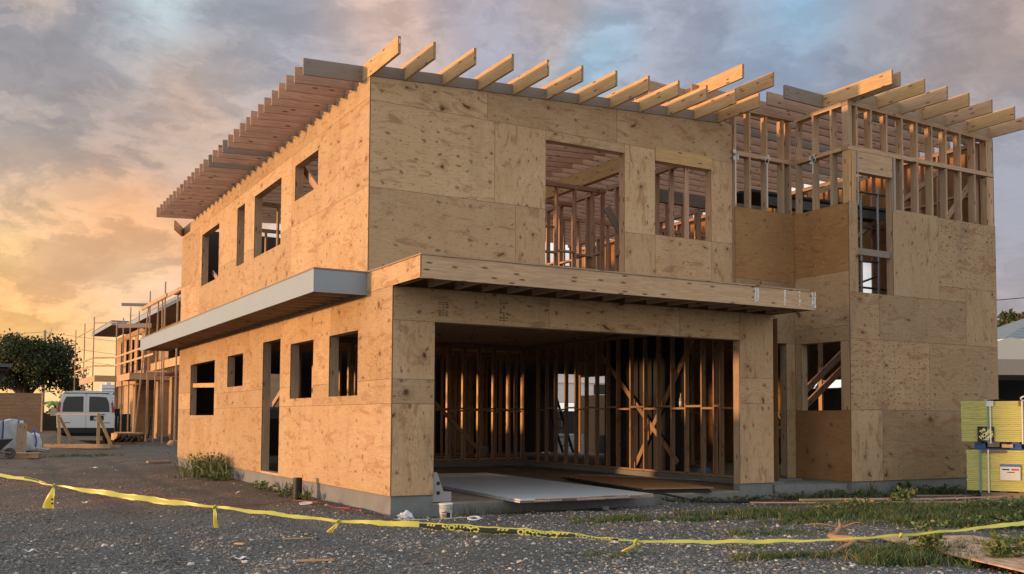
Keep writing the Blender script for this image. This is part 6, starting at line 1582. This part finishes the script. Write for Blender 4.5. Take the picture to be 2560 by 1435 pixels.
# ------------------------------------------------------------------ right hand neighbour, marquee
nb_ = root('neighbour_house', 'neighbour house with blue grey shingle roof and cream eaves at right', 'house', (40.5, 13.5, 0), -.53)
RF, rb_, rs_ = mat('shingle_roof'); g_ = rb_.node('ShaderNodeTexCoord').outputs['Object']; xx_, yy_, zz_ = rb_.sep(g_)
row_ = rb_.math('FRACT', rb_.math('MULTIPLY', zz_, 6.0)); nz_ = rb_.noise(rb_.vmath('MULTIPLY', g_, (3, 3, 12)), 1, 3, .6)
rb_.put(rs_.inputs['Base Color'], rb_.mix(rb_.ss(row_, .0, .3, .9, 0), rb_.mix(nz_, (.11, .145, .18, 1), (.19, .235, .28, 1)), (.08, .10, .12, 1)))
b = MB(); b.box((-4.2, 0, 0), (8, 7, 4.45)); b.build('wall', plain('cream_wall', (.36, .33, .24), .8), nb_)
b = MB()
ev = [(-5.0, -.9, 4.75), (9, -.9, 4.75), (9, 8, 4.75), (-5.0, 8, 4.75)]; rdg = [(-.6, 3.5, 6.55), (9, 3.5, 6.55)]
b.quad([ev[0], ev[1], rdg[1], rdg[0]]); b.quad([ev[3], ev[0], rdg[0]]); b.quad([ev[2], ev[3], rdg[0], rdg[1]]); b.quad([(x, y, z - .02) for x, y, z in ev[::-1]])
b.build('roof', RF, nb_)
b = MB(); b.box((-5.05, -.95, 4.52), (9, -.90, 4.74)); b.box((-5.05, -.9, 4.52), (-5.0, 8, 4.74)); b.build('fascia', plain('cream_trim', (.60, .58, .50), .6), nb_)
tn_ = root('marquee', 'white and beige canopy tent standing behind the yellow bundles', 'tent', (22.6, 6.9, 0), -.5)
TW_ = plain('white_canvas', (.50, .54, .60), .7, var=.04); TB_ = plain('beige_canvas', (.42, .35, .275), .7, var=.05)
b = MB(); b.quad([(-2.2, 2.0, 2.9), (-.2, 0.9, 2.9), (-1.0, 2.4, 3.75)]); b.quad([(-2.2, 2.0, 2.9), (-1.0, 2.4, 3.75), (-2.2, 4.5, 2.9)]); b.quad([(-.2, .9, 2.9), (-.4, 4.5, 2.9), (-1.0, 2.4, 3.75)]); b.build('white_top', TW_, tn_)
b = MB(); c_ = (1.4, 1.4, 3.75); q_ = [(-1.0, -.2, 2.94), (3.6, -.2, 2.94), (3.6, 3.4, 2.94), (-1.0, 3.4, 2.94)]
for i in range(4): b.quad([q_[i], q_[(i + 1) % 4], c_])
for i in range(4):
    p, q = q_[i], q_[(i + 1) % 4]; b.quad([p, q, (q[0], q[1], 2.46), (p[0], p[1], 2.46)])
b.build('beige_top', TB_, tn_)
for (x, y) in ((-.95, -.15), (3.55, -.15), (3.55, 3.35), (-.95, 3.35)):
    b = MB(); b.box((x - .025, y - .025, -.25), (x + .025, y + .025, 2.5)); b.build('tent_leg', STEEL, tn_)
b = MB(); b.box((-3.0, 3.6, -.25), (5, 3.65, 2.6)); b.build('dark_back_curtain', TARP, tn_)
b = MB(); b.tube([(-.8, 2.2, 1.95), (0.2, 2.2, 1.35), (1.0, 2.2, 1.95)], .03, 5); b.build('strut', plain('dim_strut', (.10, .10, .09), .6), tn_)
# behind the open back corner of the garage: pale neighbour wall, dark van-like trailer and ladder
wv_ = root('pale_building', 'pale white building seen through the back of the garage', 'building', (17.5, 22.5, 0), -.45)
b = MB(); b.box((-2.6, 0, 1.75), (3.6, 1.5, 4.2)); b.build('wall', plain('blueish_wall', (.46, .52, .60), .8, var=.04), wv_)
b = MB(); b.box((-2.7, -.06, 2.55), (3.7, -.005, 2.68)); b.build('trim', WHITE_P, wv_)
b = MB(); b.box((.9, -.03, 1.9), (2.6, -.005, 2.5)); b.build('window', WIN, wv_); b = MB(); b.box((1.7, -.05, 1.9), (1.75, -.031, 2.5)); b.box((.85, -.06, 1.80), (2.7, -.031, 1.89)); b.build('window_sill', WHITE_P, wv_)
for i, (x, y, l) in enumerate(((11.9, 15.0, 'white crate stack behind the garage, left one'), (12.7, 15.2, 'white crate stack behind the garage, right one'))):
    b = MB(); b.box((-.32, -.3, .15), (.32, .3, .42)); b.box((-.33, -.31, .43), (.33, .31, .50)); b.box((-.3, -.28, .52), (.3, .28, .75)); b.box((-.28, -.28, 0), (-.2, .28, .14)); b.box((.2, -.28, 0), (.28, .28, .14))
    tag(b.build('crate', WHITE_P, None, loc=(x, y, float(GZ(x, y))), bevel=.01), l, 'crate')
ld = root('ladder', 'dark ladder leaning behind the garage stud walls', 'ladder', (11.3, 13.5, 0))
for s in (0, .38):
    b = MB(); b.beam((s, 0, 0), (s + -.65, .2, 2.1), .05, .07, up=(0, 1, 0)); b.build('rail', BLACK, ld)
for i in range(7):
    b = MB(); t = .1 + i * .13; b.beam((-.65 * t, .2 * t, 2.1 * t), (.38 - .65 * t, .2 * t, 2.1 * t), .03, .03); b.build('rung', BLACK, ld)
